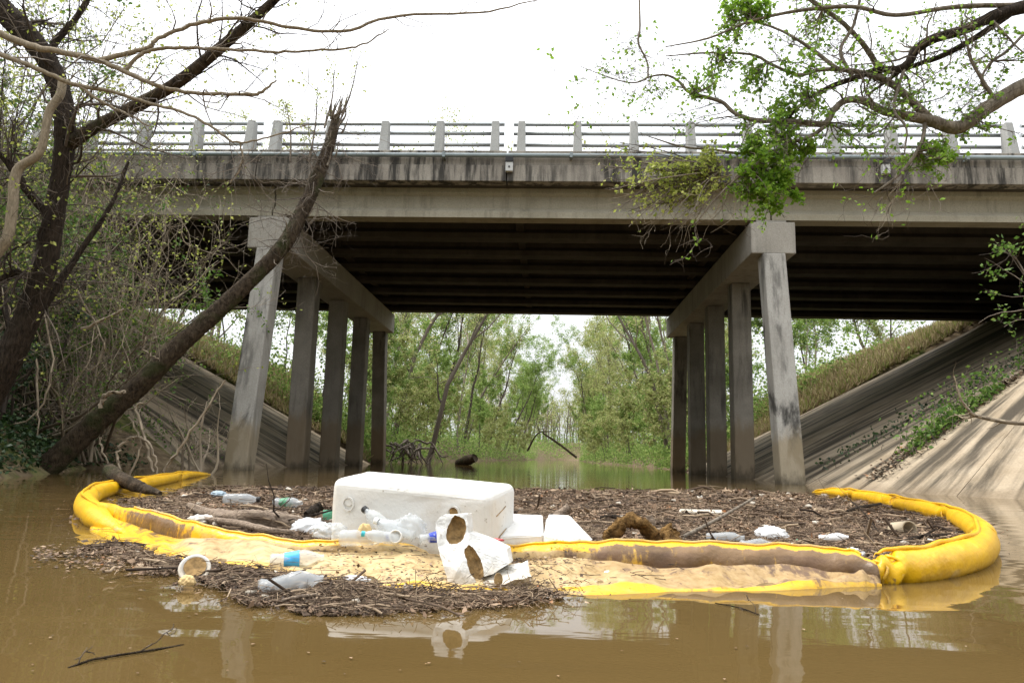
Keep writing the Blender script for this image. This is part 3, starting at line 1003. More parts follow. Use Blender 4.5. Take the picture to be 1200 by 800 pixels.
# pale bare branches reaching in from a tree outside the left edge
pt_root = empty('pale_tree', (-8.4, 6.2, float(terrain(-8.4, 6.2))), 0, 'pale barked tree whose bare branches reach across the sky at upper left', 'tree')
A = Acc()
A.path([(-8.4, 6.2, 1.2), (-8.0, 6.2, 2.6), (-7.4, 6.1, 3.9), (-6.6, 6.0, 4.6)], [.14, .12, .10, .07], 10, 6, .04)
A.build('trunk', M['bark_pale'], pt_root, smooth=True)
hub1 = aty(-330, -20, 6.0)
br_specs = [
    ([(-330, -60), (-150, 10), (-40, 26), (0, 40), (40, 55), (70, 61), (115, 71), (160, 90), (200, 105), (250, 110), (296, 111), (312, 104), (324, 94)], [14, 9, 6, 5.5, 5, 4.5, 4.2, 3.6, 3.2, 2.8, 2.6, 2, 1]),
    ([(113, 71), (150, 62), (176, 55), (186, 45), (230, 28), (280, 22), (340, 32), (400, 37), (470, 18), (560, 15), (632, 0)], [4, 3.8, 3.4, 3.2, 3, 2.7, 2.4, 2.2, 2, 1.6, .8]),
    ([(146, 82), (166, 64), (190, 57), (240, 57), (300, 60), (350, 60), (400, 58), (430, 50), (456, 34)], [3, 2.8, 2.6, 2.4, 2.1, 1.9, 1.8, 1.2, .7]),
    ([(-300, -20), (-120, 30), (-40, 46), (0, 63), (50, 84), (92, 100), (132, 108), (170, 120), (215, 132), (250, 150), (278, 167), (315, 160), (362, 146)], [10, 7, 4.5, 4, 3.6, 3.2, 2.8, 2.4, 2.1, 1.9, 1.7, 1.3, .8]),
    ([(92, 100), (118, 118), (150, 135), (176, 148)], [2.4, 2.2, 1.8, 1]),
    ([(280, 166), (284, 182), (280, 200), (270, 215)], [1.6, 1.4, 1.2, .8])]
A = Acc(); sub = []
for pts_, rad_ in br_specs:
    P_, R_ = A.path(px_path(pts_, 6.0), rpx([r_ * .82 for r_ in rad_], 6.0), 8, 6, .06, jit=.004)
    sub.append((P_, R_))
A.build('limb', M['bark_pale'], pt_root, smooth=True)
A = Acc(); P_, R_ = A.path(px_path([(73, 96), (70, 112), (58, 130), (52, 160), (44, 182), (20, 200), (15, 240), (10, 275), (0, 292), (-30, 330)], 8.5), rpx([5, 5, 5, 5, 5, 6, 6, 6, 6, 6], 8.5), 8, 6, .04)
vn = empty('woody_vine', tuple(P_[-1]), 0, 'thick pale woody vine twisting up beside the dark trunk', 'vine')
A.build('stem', M['bark_pale'], vn, smooth=True)
A = Acc(); B = Acc()
for P_, R_ in sub:
    b, q = spawn(P_[None, 12 if len(P_) > 40 else 0:], R_[None, 12 if len(P_) > 40 else 0:], 16, .5, .1, 1, .8, (.1, 0, -.02), 6, .3, .5, .4, rmin=.0025)
    A.tubes(b, q, 4)
    b2, q2 = spawn(b, q, 3, .2, .2, 1, .9, (0, 0, 0), 5, .35, .5, .6, rmin=.0014)
    A.tubes(b2, q2, 3)
A.build('twig', M['twig_grey'], pt_root)

# leaning dead trunk
lg = empty('leaning_log', tuple(onz(55, 552, 0)), 0, 'mossy dead trunk leaning from the water up across the left column', 'tree trunk')
A = Acc()
lp = px_path([(5, 590), (55, 548), (118, 490), (170, 445), (215, 401), (260, 360), (302, 320), (335, 283), (356, 246), (373, 206), (386, 170), (394, 140)], 11.1, 12.4)
PLG, RLG = A.path(lp, rpx([14, 13, 11.5, 10.2, 9.6, 9.2, 9, 9.6, 9.4, 8.8, 7.6, 6], 11.8), 24, 20, .08)
A.build('trunk', M['bark_log'], lg, smooth=True)
A = Acc()
for k in range(34):   # splintered bark at the broken top
    j = rng.integers(len(PLG) - 70, len(PLG)) if k < 16 else len(PLG) - 1 - (k % 3)
    s = PLG[j] + rng.standard_normal(3) * RLG[j] * .8
    A.path([s, s + np.array([.03, 0, .12]) + rng.standard_normal(3) * .03, s + np.array([.06, 0, .3]) * rng.uniform(.6, 1.6) + rng.standard_normal(3) * .05], [.022, .016, .004], 5, 3, .05)
A.build('splinter', M['bark_grey'], lg)
A = Acc(); B = Acc()
b, q = spawn(PLG[None, 120:], RLG[None, 120:], 70, .9, .1, .98, 1.0, (.05, -.1, -.22), 6, .3, .1, .08, rmin=.004)
A.tubes(b, q, 4)
b2, q2 = spawn(b, q, 4, .45, .2, 1, .9, (0, 0, -.15), 5, .35, .5, .55, rmin=.0025)
A.tubes(b2, q2, 3)
b2, q2 = spawn(b2, q2, 2, .25, .2, 1, .9, (0, 0, -.1), 4, .35, .5, .55, rmin=.002)
A.tubes(b2, q2, 3)
# upright shoots
for (x_, y_, x2, y2) in ((362, 190, 372, 96), (380, 150, 392, 82), (340, 190, 335, 120), (395, 150, 420, 70)):
    A.path([aty(x_, y_, 12.2), aty((x_ + x2) / 2 + 3, (y_ + y2) / 2, 12.2), aty(x2, y2, 12.2)], [.02, .014, .004], 5, 5, 0)
    pp = np.array([aty(x_, y_, 12.2), aty((x_ + x2) / 2, (y_ + y2) / 2, 12.2), aty(x2, y2, 12.2)])[None]
    b, q = spawn(pp, np.full((1, 3), .012), 16, .35, .1, 1, .7, (0, 0, .3), 5, .25, .6, .4, rmin=.002)
    A.tubes(b, q, 3)
    V, F = leaves(on_paths(b, 90, .4, 1, .03), .05); B.add(V, F)
A.build('twig', M['twig_grey'], lg); B.build('leaf_spray', M['leaf_yellow'], lg)

# shrubs and saplings on the left bank
def shrub(name, label, x, y, stems, H, leafn, leafsize, leafmat, twigmat, spread=.5, cat='shrub', bias=(0, 0, .5), n2=7, z=None):
    zb = float(terrain(x, y)) if z is None else z
    root = empty(name, (x, y, zb), 0, label, cat)
    A = Acc(); B = Acc()
    d = unit(rng.standard_normal((stems, 3)) * spread + np.array([0, 0, 1.]))
    P = np.empty((stems, 8, 3)); P[:, 0] = np.array([x, y, zb - .05]) + rng.standard_normal((stems, 3)) * np.array([.25, .25, 0])
    for j in range(1, 8):
        d = unit(d + .2 * rng.standard_normal(d.shape) + np.array(bias) * .1)
        P[:, j] = P[:, j - 1] + d * H / 7 * rng.uniform(.7, 1.2, (stems, 1))
    R = np.linspace(.028, .006, 8)[None] * rng.uniform(.6, 1.3, (stems, 1))
    A.tubes(P, R, 5)
    b, q = spawn(P, R, n2, H * .3, .2, 1, .9, bias, 6, .3, .4, .45, rmin=.0055)
    A.tubes(b, q, 4)
    b2, q2 = spawn(b, q, 4, H * .13, .2, 1, .9, (0, 0, 0), 5, .35, .5, .55, rmin=.0038)
    A.tubes(b2, q2, 3)
    A.build('stem', M[twigmat], root)
    if leafn:
        V, F = leaves(on_paths(b2, leafn, .2, 1, .04), leafsize); B.add(V, F)
        B.build('foliage', M[leafmat], root)
    return root


shrub('shrub', 'tall green leafed shrub behind the dark trunk at left', -8.6, 11.8, 9, 3.6, 4200, .075, 'leaf_mid', 'twig_grey')
shrub('shrub', 'green shrub hanging in front of the bridge deck above the leaning log', -8.9, 14.0, 10, 5.0, 4200, .08, 'leaf_mid', 'twig_grey')
shrub('shrub', 'brown bare thicket in front of the bridge fascia at left', -9.6, 14.6, 13, 5.6, 1500, .07, 'leaf_yellow', 'twig_pale', .35)
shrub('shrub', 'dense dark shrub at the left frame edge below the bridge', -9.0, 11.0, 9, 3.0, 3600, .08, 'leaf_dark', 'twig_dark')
shrub('shrub', 'fresh green shrub at the left frame edge under the pale branches', -10.6, 12.6, 9, 5.2, 4200, .085, 'leaf_mid', 'twig_dark')
shrub('shrub', 'tall bare thicket rising beyond the dark trunk at upper left', -11.5, 13.6, 12, 7.5, 2600, .08, 'leaf_yellow', 'twig_grey', .25)
shrub('shrub', 'brambles hanging below the bridge edge between the dark trunk and the log', -8.2, 13.0, 11, 3.0, 900, .06, 'leaf_mid', 'twig_pale', .7)
shrub('shrub', 'dark brambles on the bank left of the leaning log', -8.3, 11.2, 10, 1.9, 700, .06, 'leaf_dark', 'twig_pale', .9)
shrub('shrub', 'dry twiggy shrub at the foot of the left paving', -5.3, 12.9, 7, 1.3, 120, .05, 'leaf_mid', 'twig_pale', .5, z=.0)

shrub('shrub', 'tall leafy thicket above the bridge end at far left', -10.4, 13.8, 14, 6.6, 5200, .085, 'leaf_mid', 'twig_grey', .3)
shrub('shrub', 'green creeper covered thicket between the dark trunk and the bridge fascia', -9.2, 13.4, 14, 4.2, 5600, .08, 'leaf_mid', 'twig_pale', .45)
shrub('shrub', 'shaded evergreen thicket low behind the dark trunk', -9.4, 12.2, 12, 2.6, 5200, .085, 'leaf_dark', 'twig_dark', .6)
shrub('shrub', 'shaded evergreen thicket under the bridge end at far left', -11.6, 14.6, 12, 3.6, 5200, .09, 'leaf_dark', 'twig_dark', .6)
shrub('shrub', 'fine twigged tall sapling clump against the sky at upper left', -9.8, 12.8, 10, 8.4, 2400, .07, 'leaf_yellow', 'twig_grey', .16, n2=10)
shrub('shrub', 'low dark brambles along the water at the left frame edge', -7.4, 10.2, 12, 1.3, 2200, .07, 'leaf_dark', 'twig_dark', .9)
shrub('shrub', 'leaning sapling clump with budding twigs left of the dark limb', -7.6, 10.4, 7, 6.4, 2200, .055, 'leaf_yellow', 'twig_dark', .22, n2=12, bias=(-.02, 0, .5))
shrub('shrub', 'budding sapling clump rising in front of the bridge rail at left', -9.4, 13.9, 9, 8.6, 2400, .06, 'leaf_yellow', 'twig_grey', .14, n2=11, bias=(-.02, 0, .5))
shrub('shrub', 'brown twig thicket draped over the bridge edge left of the log', -8.0, 14.3, 14, 4.6, 700, .06, 'leaf_yellow', 'twig_pale', .5, n2=10)
shrub('shrub', 'dense tangled thicket covering the bridge fascia beside the dark trunk', -9.9, 14.9, 18, 6.6, 3000, .075, 'leaf_mid', 'twig_grey', .28, n2=9)
shrub('shrub', 'brown tangled thicket covering the bridge girder left of the front column', -8.5, 15.0, 15, 5.2, 1400, .07, 'leaf_yellow', 'twig_pale', .36, n2=9)
# pale hanging vines and roots over the left bank
vt = Acc()
for k in range(150):
    px, py = rng.uniform(-10, 215), rng.uniform(150, 400)
    if px > 120 and py > 340: continue
    y0 = rng.uniform(9.6, 13.2)
    p0 = aty(px, py, y0)
    L = rng.uniform(.5, 2.0)
    pts = [p0]
    d = np.array([rng.uniform(-.6, .6), rng.uniform(-.2, .2), rng.uniform(-1, .3)])
    for j in range(6):
        d = unit(d + rng.standard_normal(3) * np.array([.45, .2, .3]) + np.array([0, 0, -.25]))
        q_ = pts[-1] + d * L / 6
        pts.append(q_)
    r = rng.uniform(.0025, .0065)
    vt.path(pts, [r, r, r * .8, r * .5], 5, 3, 0)
for pts_, r_ in (([(118, 478), (122, 466), (132, 459), (145, 458), (146, 461)], 4), ([(190, 556), (196, 545), (214, 520), (240, 480), (264, 445)], 2.6),
                 ([(60, 360), (44, 310), (80, 330), (120, 395), (118, 420), (108, 432), (98, 430)], 1.8), ([(40, 310), (60, 420), (45, 480), (0, 505)], 2.0),
                 ([(42, 420), (44, 470), (44, 510)], 2.2), ([(172, 395), (168, 405), (176, 415), (186, 420)], 2.), ([(118, 512), (120, 530), (128, 545)], 2.),
                 ([(140, 552), (138, 530), (150, 515), (170, 515), (182, 535), (184, 556)], 2.6), ([(0, 335), (20, 395), (22, 410)], 3),
                 ([(180, 553), (172, 520), (160, 480), (168, 470)], 3), ([(95, 385), (130, 370), (146, 362)], 3.2), ([(150, 560), (165, 520), (150, 488)], 2)):
    vt.path(px_path(pts_, 10.6), rpx([r_ * .62, r_ * .6, r_ * .5, r_ * .36], 10.6), 6, 5, .03, jit=.012)
tag(vt.build('hanging_vines', M['twig_pale']), 'pale tangled vines and roots hanging over the left bank', 'vines', None, 'stuff')
# ivy on the left bank
K = 26000
x = rng.uniform(-13, -5.8, K); y = rng.uniform(8.2, 15.2, K); z = terrain(x, y)
ok = (z > .02)
C = np.stack([x, y, z + rng.exponential(.10, K)], -1)[ok]
V, F = leaves(C, .085, .8); A = Acc(); A.add(V, F)
tag(A.build('ivy', M['leaf_dark']), 'dark green ivy covering the left bank at the water edge', 'ivy', None, 'stuff')

# ================================================================== RIGHT TREE overhead
rt = empty('overhanging_tree', (10.6, 8.2, float(terrain(10.6, 8.2))), 0, 'tree with crooked limbs and fresh green leaves reaching in from the upper right', 'tree')
A = Acc()
zb = float(terrain(10.6, 8.2))
A.path([(10.6, 8.2, zb - .2), (10.5, 8.2, 2.6), (10.2, 8.1, 4.4), (9.8, 8.0, 5.6), (9.6, 8.0, 7.2)], [.3, .26, .22, .2, .14], 12, 6, .06)
A.build('trunk', M['bark_grey'], rt, smooth=True)
hubR = np.array([9.9, 8.0, 5.0])
specs = [
    ([(1640, 0), (1480, 30), (1330, 62), (1260, 80), (1200, 101), (1160, 125), (1137, 142), (1120, 150), (1090, 141), (1060, 135), (1035, 130), (1010, 118), (990, 118), (976, 130), (966, 145), (935, 143), (900, 142), (880, 140), (860, 132), (848, 121), (835, 116), (820, 112), (806, 107), (795, 95), (780, 88), (762, 90), (745, 97), (720, 93), (680, 78)],
     [16, 14, 13, 12, 11, 10, 10, 9.5, 8, 6.5, 6, 5.5, 5, 5, 5, 4.2, 3.8, 3.5, 3, 2.8, 2.6, 2.4, 2.2, 1.8, 1.5, 1.2, 1, .8, .5]),
    ([(1640, -80), (1450, -40), (1330, -20), (1260, -2), (1200, 9), (1170, 17), (1130, 35), (1095, 45), (1074, 58), (1064, 75), (1050, 82), (1030, 82), (1000, 92), (970, 103), (940, 122), (915, 150)],
     [18, 16, 14, 12, 10.5, 9, 7.5, 7, 6.5, 6, 5.5, 5, 4, 3.4, 2.6, 1]),
    ([(1190, 12), (1150, 40), (1110, 63), (1080, 74), (1055, 84), (1040, 95), (1015, 112)], [5, 4.2, 4, 3.6, 3, 2.5, 1.2]),
    ([(930, -20), (950, 0), (985, 25), (1010, 50), (1025, 72), (1032, 90)], [3, 3, 3.5, 4, 4.2, 4]),
    ([(1090, 139), (1068, 118), (1045, 98), (1020, 88), (990, 82), (960, 82), (935, 88), (905, 76), (880, 64), (830, 62), (780, 66)], [6, 5.5, 5, 4.4, 3.8, 3.2, 2.8, 2.2, 1.8, 1.4, .8]),
    ([(1084, 138), (1082, 160), (1072, 182), (1058, 200), (1042, 214), (1024, 226)], [3, 2.8, 2.6, 2.2, 1.8, 1]),
    ([(1165, 116), (1150, 92), (1138, 70), (1132, 45), (1126, 25)], [3, 2.5, 2.2, 1.6, 1]),
    ([(972, 144), (950, 160), (920, 170), (890, 190), (860, 212), (836, 236), (815, 262)], [3.4, 3, 2.6, 2.2, 1.8, 1.4, 1]),
    ([(940, 143), (915, 165), (880, 180), (840, 176), (800, 172), (760, 160)], [3, 2.6, 2.2, 1.8, 1.4, .8]),
    ([(1060, 80), (1052, 105), (1048, 130), (1062, 150), (1060, 180)], [2.6, 2.2, 2, 1.6, 1]),
    ([(1000, 92), (985, 60), (1000, 30), (1010, -10)], [3, 2.6, 2.2, 2]),
    ([(980, 80), (940, 50), (900, 30), (850, 20)], [3, 2.4, 1.8, 1.2]),
    ([(1200, 6), (1120, 8), (1050, 18), (1000, 8), (940, 12), (880, 25), (830, 45), (780, 55)], [4, 3.6, 3.4, 3, 2.4, 2, 1.5, .8]),
    ([(748, -30), (750, 30), (748, 50), (758, 72), (760, 90)], [1.2, 1.5, 1.6, 1.4, 1]),
    ([(1200, 40), (1180, 60), (1160, 75), (1150, 95), (1160, 110)], [2.4, 2.2, 2, 1.6, 1.2])]
limbs = []
for i, (pts_, rad_) in enumerate(specs):
    A = Acc()
    P_, R_ = A.path(px_path(pts_, 8.0, 8.0 if i < 2 else 8.0 + rng.uniform(-.5, .5)), rpx([r_ * .86 for r_ in rad_], 8.0), 10 if i < 3 else 7, 5, .07)
    A.build('limb', M['bark_grey' if i not in (1, 2) else 'bark_dark'], rt, smooth=True)
    limbs.append((P_, R_))
A = Acc(); B = Acc(); Y = Acc()
for i, (P_, R_) in enumerate(limbs):
    s0 = int(len(P_) * (.3 if i < 2 else .05))
    b, q = spawn(P_[None, s0:], R_[None, s0:], 26 if i < 2 else 11, .55, .05, 1, .9, (-.15, 0, .0), 6, .3, .4, .32, rmin=.0025)
    A.tubes(b, q, 4)
    b2, q2 = spawn(b, q, 6, .28, .2, 1, .9, (-.05, 0, 0), 5, .3, .5, .55, rmin=.003)
    A.tubes(b2, q2, 3)
    b3, q3 = spawn(b2, q2, 2, .16, .2, 1, .9, (-.05, 0, 0), 4, .3, .5, .6, rmin=.0026)
    A.tubes(b3, q3, 3)
    V, F = leaves(on_paths(b2, 420 if i < 2 else 150, .4, 1, .02), .052); B.add(V, F)


def leaf_cluster(cx, cy, sx, sy, n, acc, size, y=8.0, frm=None, k=10, drop=.25):
    c = aty(cx, cy, y)
    ax, ay = sx * y / F_PX, sy * y / F_PX
    allP = np.concatenate([p for p, _ in limbs])
    o_ = allP[np.argmin(np.linalg.norm(allP - c, axis=1))] if frm is None else aty(*frm, y)
    ends = c + rng.standard_normal((k, 3)) * np.array([ax * .6, .18, ay * .6])
    P = []
    for e_ in ends:
        mid = (o_ + e_) / 2 + rng.standard_normal(3) * .06
        P.append(catmull([o_, mid, e_], 3))
    P = np.array(P); R = np.linspace(.009, .003, P.shape[1])[None] * np.ones((k, 1))
    A.tubes(P, R, 4)
    b, q = spawn(P, R, 9, max(ax, ay) * .55, .35, 1, .9, (0, 0, -.1), 5, .3, .5, .5, rmin=.003)
    A.tubes(b, q, 3)
    V, F = leaves(on_paths(b, n, .15, 1, .015), size, .4, drop); acc.add(V, F)


for a_ in ((905, 212, 34, 34, 1500), (890, 185, 30, 30, 700), (925, 165, 26, 24, 500), (903, 240, 18, 14, 350), (860, 14, 34, 22, 800), (930, 105, 36, 30, 520), (885, 95, 30, 26, 260),
           (1103, 192, 18, 14, 330), (1090, 178, 22, 16, 160), (845, 70, 30, 26, 180), (960, 30, 40, 26, 160), (1065, 125, 40, 24, 200), (1160, 60, 40, 40, 110), (1000, 160, 40, 24, 130), (815, 110, 26, 20, 150), (1140, 140, 30, 26, 100)):
    leaf_cluster(a_[0], a_[1], a_[2], a_[3], int(a_[4] * 1.6), B, .058)
for a_ in ((790, 205, 34, 26, 500), (760, 215, 36, 20, 220), (830, 200, 26, 22, 260), (775, 240, 30, 22, 130), (735, 245, 40, 16, 70), (700, 190, 30, 20, 80)):
    leaf_cluster(a_[0], a_[1], a_[2], a_[3], int(a_[4] * 2.2), Y, .05, frm=(845, 200))
# bare hanging twigs below the deck edge
H1 = Acc()
for (xa, ya, xb, yb, n_) in ((858, 205, 800, 232, 13), (850, 215, 812, 262, 13), (830, 200, 760, 214, 9), (868, 200, 838, 250, 8)):
    P = catmull([aty(xa, ya, 8), aty((xa + xb) / 2, (ya + yb) / 2 - 6, 8.05), aty(xb, yb, 8.1)], 5)[None]; R = np.linspace(.010, .005, P.shape[1])[None]
    H1.tubes(P, R, 5)
    b, q = spawn(P, R, n_, .55, .15, 1, .55, (-.35, 0, -.55), 7, .24, .5, .6, rmin=.0025)
    H1.tubes(b, q, 4)
    b2, q2 = spawn(b, q, 3, .24, .25, 1, .7, (-.3, 0, -.2), 5, .3, .6, .6, rmin=.0018); H1.tubes(b2, q2, 3)
o0 = [aty(1060, 200, 8), aty(1050, 225, 8), aty(1040, 250, 8)]
P = catmull(o0, 5)[None]; R = np.linspace(.008, .004, P.shape[1])[None]
b, q = spawn(P, R, 16, .3, .1, 1, .6, (-.3, 0, -.6), 6, .25, .6, .7, rmin=.002); H1.tubes(b, q, 3)
A.build('twig', M['twig_grey'], rt); H1.build('hanging_twig', M['twig_pale'], rt)
B.build('leaf_spray', M['leaf_bright'], rt); Y.build('young_leaf_spray', M['leaf_yellow'], rt)

# sapling at the right edge, plants growing in the slab joints


def slope_height(x, y, at, side, smax):
    u, v = UV(x, y); best = 1e9; z = 0
    for s in np.linspace(0, smax, 90):
        uu, vv, ph = at(s)
        du, dv = u - uu, v - vv
        t = du * side * math.cos(ph) + dv * math.sin(ph); e_ = abs(-du * side * math.sin(ph) + dv * math.cos(ph))
        if e_ < best and t > -1: best = e_; z = .52 * t
    return z


sap = empty('sapling', (8.9, 9.4, float(terrain(8.9, 9.4))), 0, 'small leafy sapling poking in at the right edge below the bridge', 'sapling')
A = Acc(); B = Acc()
st = [np.array([8.9, 9.4, float(terrain(8.9, 9.4)) - .05]), aty(1260, 450, 9.2), aty(1225, 370, 9), aty(1195, 310, 9), aty(1180, 292, 9)]
P_, R_ = A.path(st, [.03, .025, .018, .01, .005], 6, 5, .03)
b, q = spawn(P_[None, 8:], R_[None, 8:], 14, .5, .1, 1, .8, (-.4, 0, .05), 6, .25, .4, .5, rmin=.003); A.tubes(b, q, 4)
b2, q2 = spawn(b, q, 3, .18, .2, 1, .9, (0, 0, 0), 4, .3, .5, .6, rmin=.002); A.tubes(b2, q2, 3)
V, F = leaves(on_paths(b2, 260, .3, 1, .03), .06); B.add(V, F)
A.build('stem', M['twig_grey'], sap); B.build('foliage', M['leaf_mid'], sap)
A = Acc(); P_, R_ = A.path(px_path([(1260, 492), (1200, 496), (1165, 492), (1142, 486), (1135, 480), (1125, 465), (1118, 440)], 9.4), rpx([3, 2.6, 2.4, 2.2, 1.8, 1.2, .6], 9.4), 6, 5, .03)
b, q = spawn(P_[None], R_[None], 10, .35, .2, 1, .8, (0, 0, -.2), 5, .3, .4, .5, rmin=.0025); A.tubes(b, q, 3)
sap2 = empty('bare_branch', tuple(P_[0]), 0, 'pale bare branch crossing the streaked paving at the right edge', 'branch')
A.build('twig', M['twig_pale'], sap2)


def joint_plants(name, label, at, side, s, t0, t1, n, leafsize, mat, jitter=.18, hgt=.16, clumps=None):
    tt = rng.uniform(t0, t1, n) if clumps is None else rng.choice(clumps, n) + rng.standard_normal(n) * .28
    C = []
    for t in tt:
        u, v, ph = at(s + rng.standard_normal() * jitter)
        C.append(W(u + side * math.cos(ph) * t, v + math.sin(ph) * t, .52 * t + .04 + rng.exponential(hgt)))
    C = np.array(C)
    V, F = leaves(C, leafsize, .3)
    root = empty(name, tuple(C[0]), 0, label, 'plants')
    A = Acc(); A.add(V, F); A.build('foliage', M[mat], root)
    st = C[::6].copy(); e_ = st.copy(); st[:, 2] -= .2; st += rng.standard_normal(st.shape) * .05
    A = Acc(); A.tubes(np.stack([st, (st + e_) / 2 + .02, e_], 1), np.full((len(st), 3), .006), 3); A.build('stem', M['twig_grey'], root)
    return root


joint_plants('joint_plants', 'row of green weeds growing in a joint of the right paving', atR, 1, 15.2, .5, 7.5, 1700, .09, 'leaf_mid', .2, .16, [1.6, 2.2, 2.6, 3.4, 5.2, 5.6])
joint_plants('joint_plants', 'tall green weeds high on the right paving below the bridge shadow', atR, 1, 14.2, 3, 8, 600, .09, 'leaf_mid', .3, .22, [5.2, 6.0, 6.4])
joint_plants('joint_plants', 'dark weeds trailing on the shaded right paving', atR, 1, 12.6, .5, 6, 500, .08, 'leaf_dark', .4, .1)
joint_plants('joint_plants', 'sparse weeds at the foot of the left paving', atL, -1, 13.0, .2, 4, 260, .08, 'leaf_mid', .4, .1)
# dirt and leaf litter along the joint
K = 2600
tt = rng.uniform(.3, 8, K); C = []
for t in tt:
    u, v, ph = atR(15.2 + rng.standard_normal() * .22 - .05)
    C.append(W(u + math.cos(ph) * t, v + math.sin(ph) * t, .52 * t + .02 + rng.exponential(.015)))
V, F = leaves(np.array(C), .07, 2.); A = Acc(); A.add(V, F)
tag(A.build('joint_litter', M['chips']), 'brown leaf litter lying along the joint of the right paving', 'leaf litter', None, 'stuff')

# ================================================================== BOOMS
def boom_tube(name, label, px_pts, rads, per=18, n=28, pinch=(), z0=.055, fin=.035, mud=.0, closed_end=True):
    root = empty(name, tuple(onz(*px_pts[0])), 0, label, 'boom')
    C = np.array([onz(a, b, 0.0) for a, b in px_pts])
    P = catmull(C, per); m = len(P)
    s = np.linspace(0, len(px_pts) - 1, m)
    R = np.interp(s, np.arange(len(px_pts)), rads) * .82
    pin = np.zeros(m)
    for c in pinch: pin += np.exp(-((s - c) / .16) ** 2)
    Tn = unit(np.gradient(P, axis=0)); Nn = np.stack([-Tn[:, 1], Tn[:, 0], 0 * s], -1)
    V, mu, sn = [], [], []
    for i in range(m):
        for k in range(n):
            a = 2 * PI * k / n
            r = R[i] * (1 - .34 * pin[i] * (1 + .8 * math.sin(2 * a + i * .7))) * (1 + .02 * math.sin(3 * a + s[i] * 5) + .05 * math.sin(s[i] * 27 + 2.3 * math.sin(3 * a)) * pin[i] + .012 * math.sin(s[i] * 41 + 1.5 * math.sin(2 * a)) + .02 * math.sin(s[i] * 2.7 + 2 * a))
            zz = z0 * R[i] / .085 + r * math.sin(a) * (1 + .25 * pin[i])
            V.append(P[i] + Nn[i] * r * math.cos(a) + np.array([0, 0, zz]))
            mu.append(mud + (.35 if zz < .03 else 0)); sn.append(.35 if zz < .012 else 0)
    F = [(i * n + k, i * n + (k + 1) % n, (i + 1) * n + (k + 1) % n, (i + 1) * n + k) for i in range(m - 1) for k in range(n)]
    F += [tuple(range(n)), tuple(range(m * n - 1, (m - 1) * n - 1, -1))]
    mesh_obj('float_tube', V, F, M['boom'], root, smooth=True, vattr={'mud': mu, 'stain': sn})
    for c_ in pinch:
        i = int(np.argmin(np.abs(s - c_)))
        if 3 < i < m - 4:
            ang_ = np.linspace(0, 2 * PI, 25)
            ringp = np.array([P[i] + Nn[i] * R[i] * .8 * math.cos(t_) + np.array([0, 0, z0 * R[i] / .085 + R[i] * .86 * math.sin(t_)]) + Tn[i] * .012 * math.sin(3 * t_) for t_ in ang_])
            Vr, Fr = tubes(ringp[None], np.full((1, 25), .007), 6)
            mesh_obj('segment_seam', Vr, Fr, M['boom'], root, smooth=True, vattr={'mud': np.full(len(Vr), .45), 'stain': np.full(len(Vr), .3)})
    # sewn fin along the top
    top = P.copy(); top[:, 2] = z0 * R / .085 + R * (1 - .1 * pin) + .003 + .016 * pin + .003 * np.sin(s * 9)
    top += Nn * (.012 * np.sin(s * 4.3) + R * .25)[:, None]
    top = top[int(m * .13):-3]; fr = (fin * .3 * np.clip(np.arange(len(top)) / 14, .1, 1))[None]; Vf, Ff = tubes(top[None], fr, 6)
    mesh_obj('seam_ridge', Vf, Ff, M['boom'], root, smooth=True, vattr={'mud': np.zeros(len(Vf)), 'stain': np.zeros(len(Vf))})
    # hanging skirt under the tube
    Vs = []
    for i in range(m):
        for dz in (0.0, -.3): Vs.append(P[i] + np.array([0, 0, dz]))
    Fs = [(2 * i, 2 * i + 2, 2 * i + 3, 2 * i + 1) for i in range(m - 1)]
    so = mesh_obj('skirt', Vs, Fs, M['boom'], root, vattr={'mud': np.full(2 * m, .6), 'stain': np.zeros(2 * m)})
    sm = so.modifiers.new('thick', 'SOLIDIFY'); sm.thickness = .004
    return root


boom_tube('containment_boom', 'clean inflated yellow boom section curving round the right end of the debris',
          [(1000, 681), (1016, 682), (1050, 681), (1110, 672), (1148, 657), (1150, 633), (1120, 612), (1086, 603), (1050, 594), (1006, 585), (976, 580), (952, 577)],
          [.008, .045, .078, .086, .09, .088, .085, .085, .085, .085, .07, .012], pinch=(1.5, 1.9, 6.2, 8.0, 9.2, 4.7))
boom_tube('containment_boom', 'yellow boom section trailing behind the log at the left end of the debris',
          [(150, 628), (112, 615), (100, 598), (113, 584), (150, 575), (190, 567), (220, 560), (246, 556)],
          [.01, .08, .088, .085, .08, .08, .07, .012], pinch=(2.6, 4.2, 5.6))

# dirty front section: half-deflated tube at the back and a loose skirt spread on the water in front
stations = [  # px of tube line (waterline back), px of front skirt edge, tube radius, mud, stain
    (112, 611, 104, 622, .075, .05, .0), (150, 620, 140, 640, .075, .05, .6), (195, 630, 180, 655, .070, .15, .9), (245, 640, 232, 664, .055, .45, .25),
    (300, 645, 300, 672, .040, .8, 0), (360, 650, 370, 684, .035, .95, 0), (430, 655, 440, 695, .05, 1., 0), (500, 658, 510, 700, .05, 1., .05),
    (570, 660, 580, 702, .045, .95, .1), (640, 664, 650, 700, .06, .8, .25), (700, 666, 715, 699, .068, .62, .6), (770, 668, 785, 697, .072, .55, .8), (850, 671, 865, 695, .075, .5, .9),
    (930, 674, 945, 691, .075, .5, .95), (990, 678, 1005, 688, .070, .5, .95), (1026, 683, 1034, 687, .055, .45, .9)]
fb = empty('containment_boom', tuple(onz(600, 664)), 0, 'muddy half sunken yellow boom section lying across the front of the debris', 'boom')
st = np.array([[*onz(a, b)[:2], *onz(c, d)[:2], e_, f_, g_] for a, b, c, d, e_, f_, g_ in stations])
ST = catmull(st, 9)
m = len(ST); n1, n2 = 12, 12
V, mu, sn = [], [], []
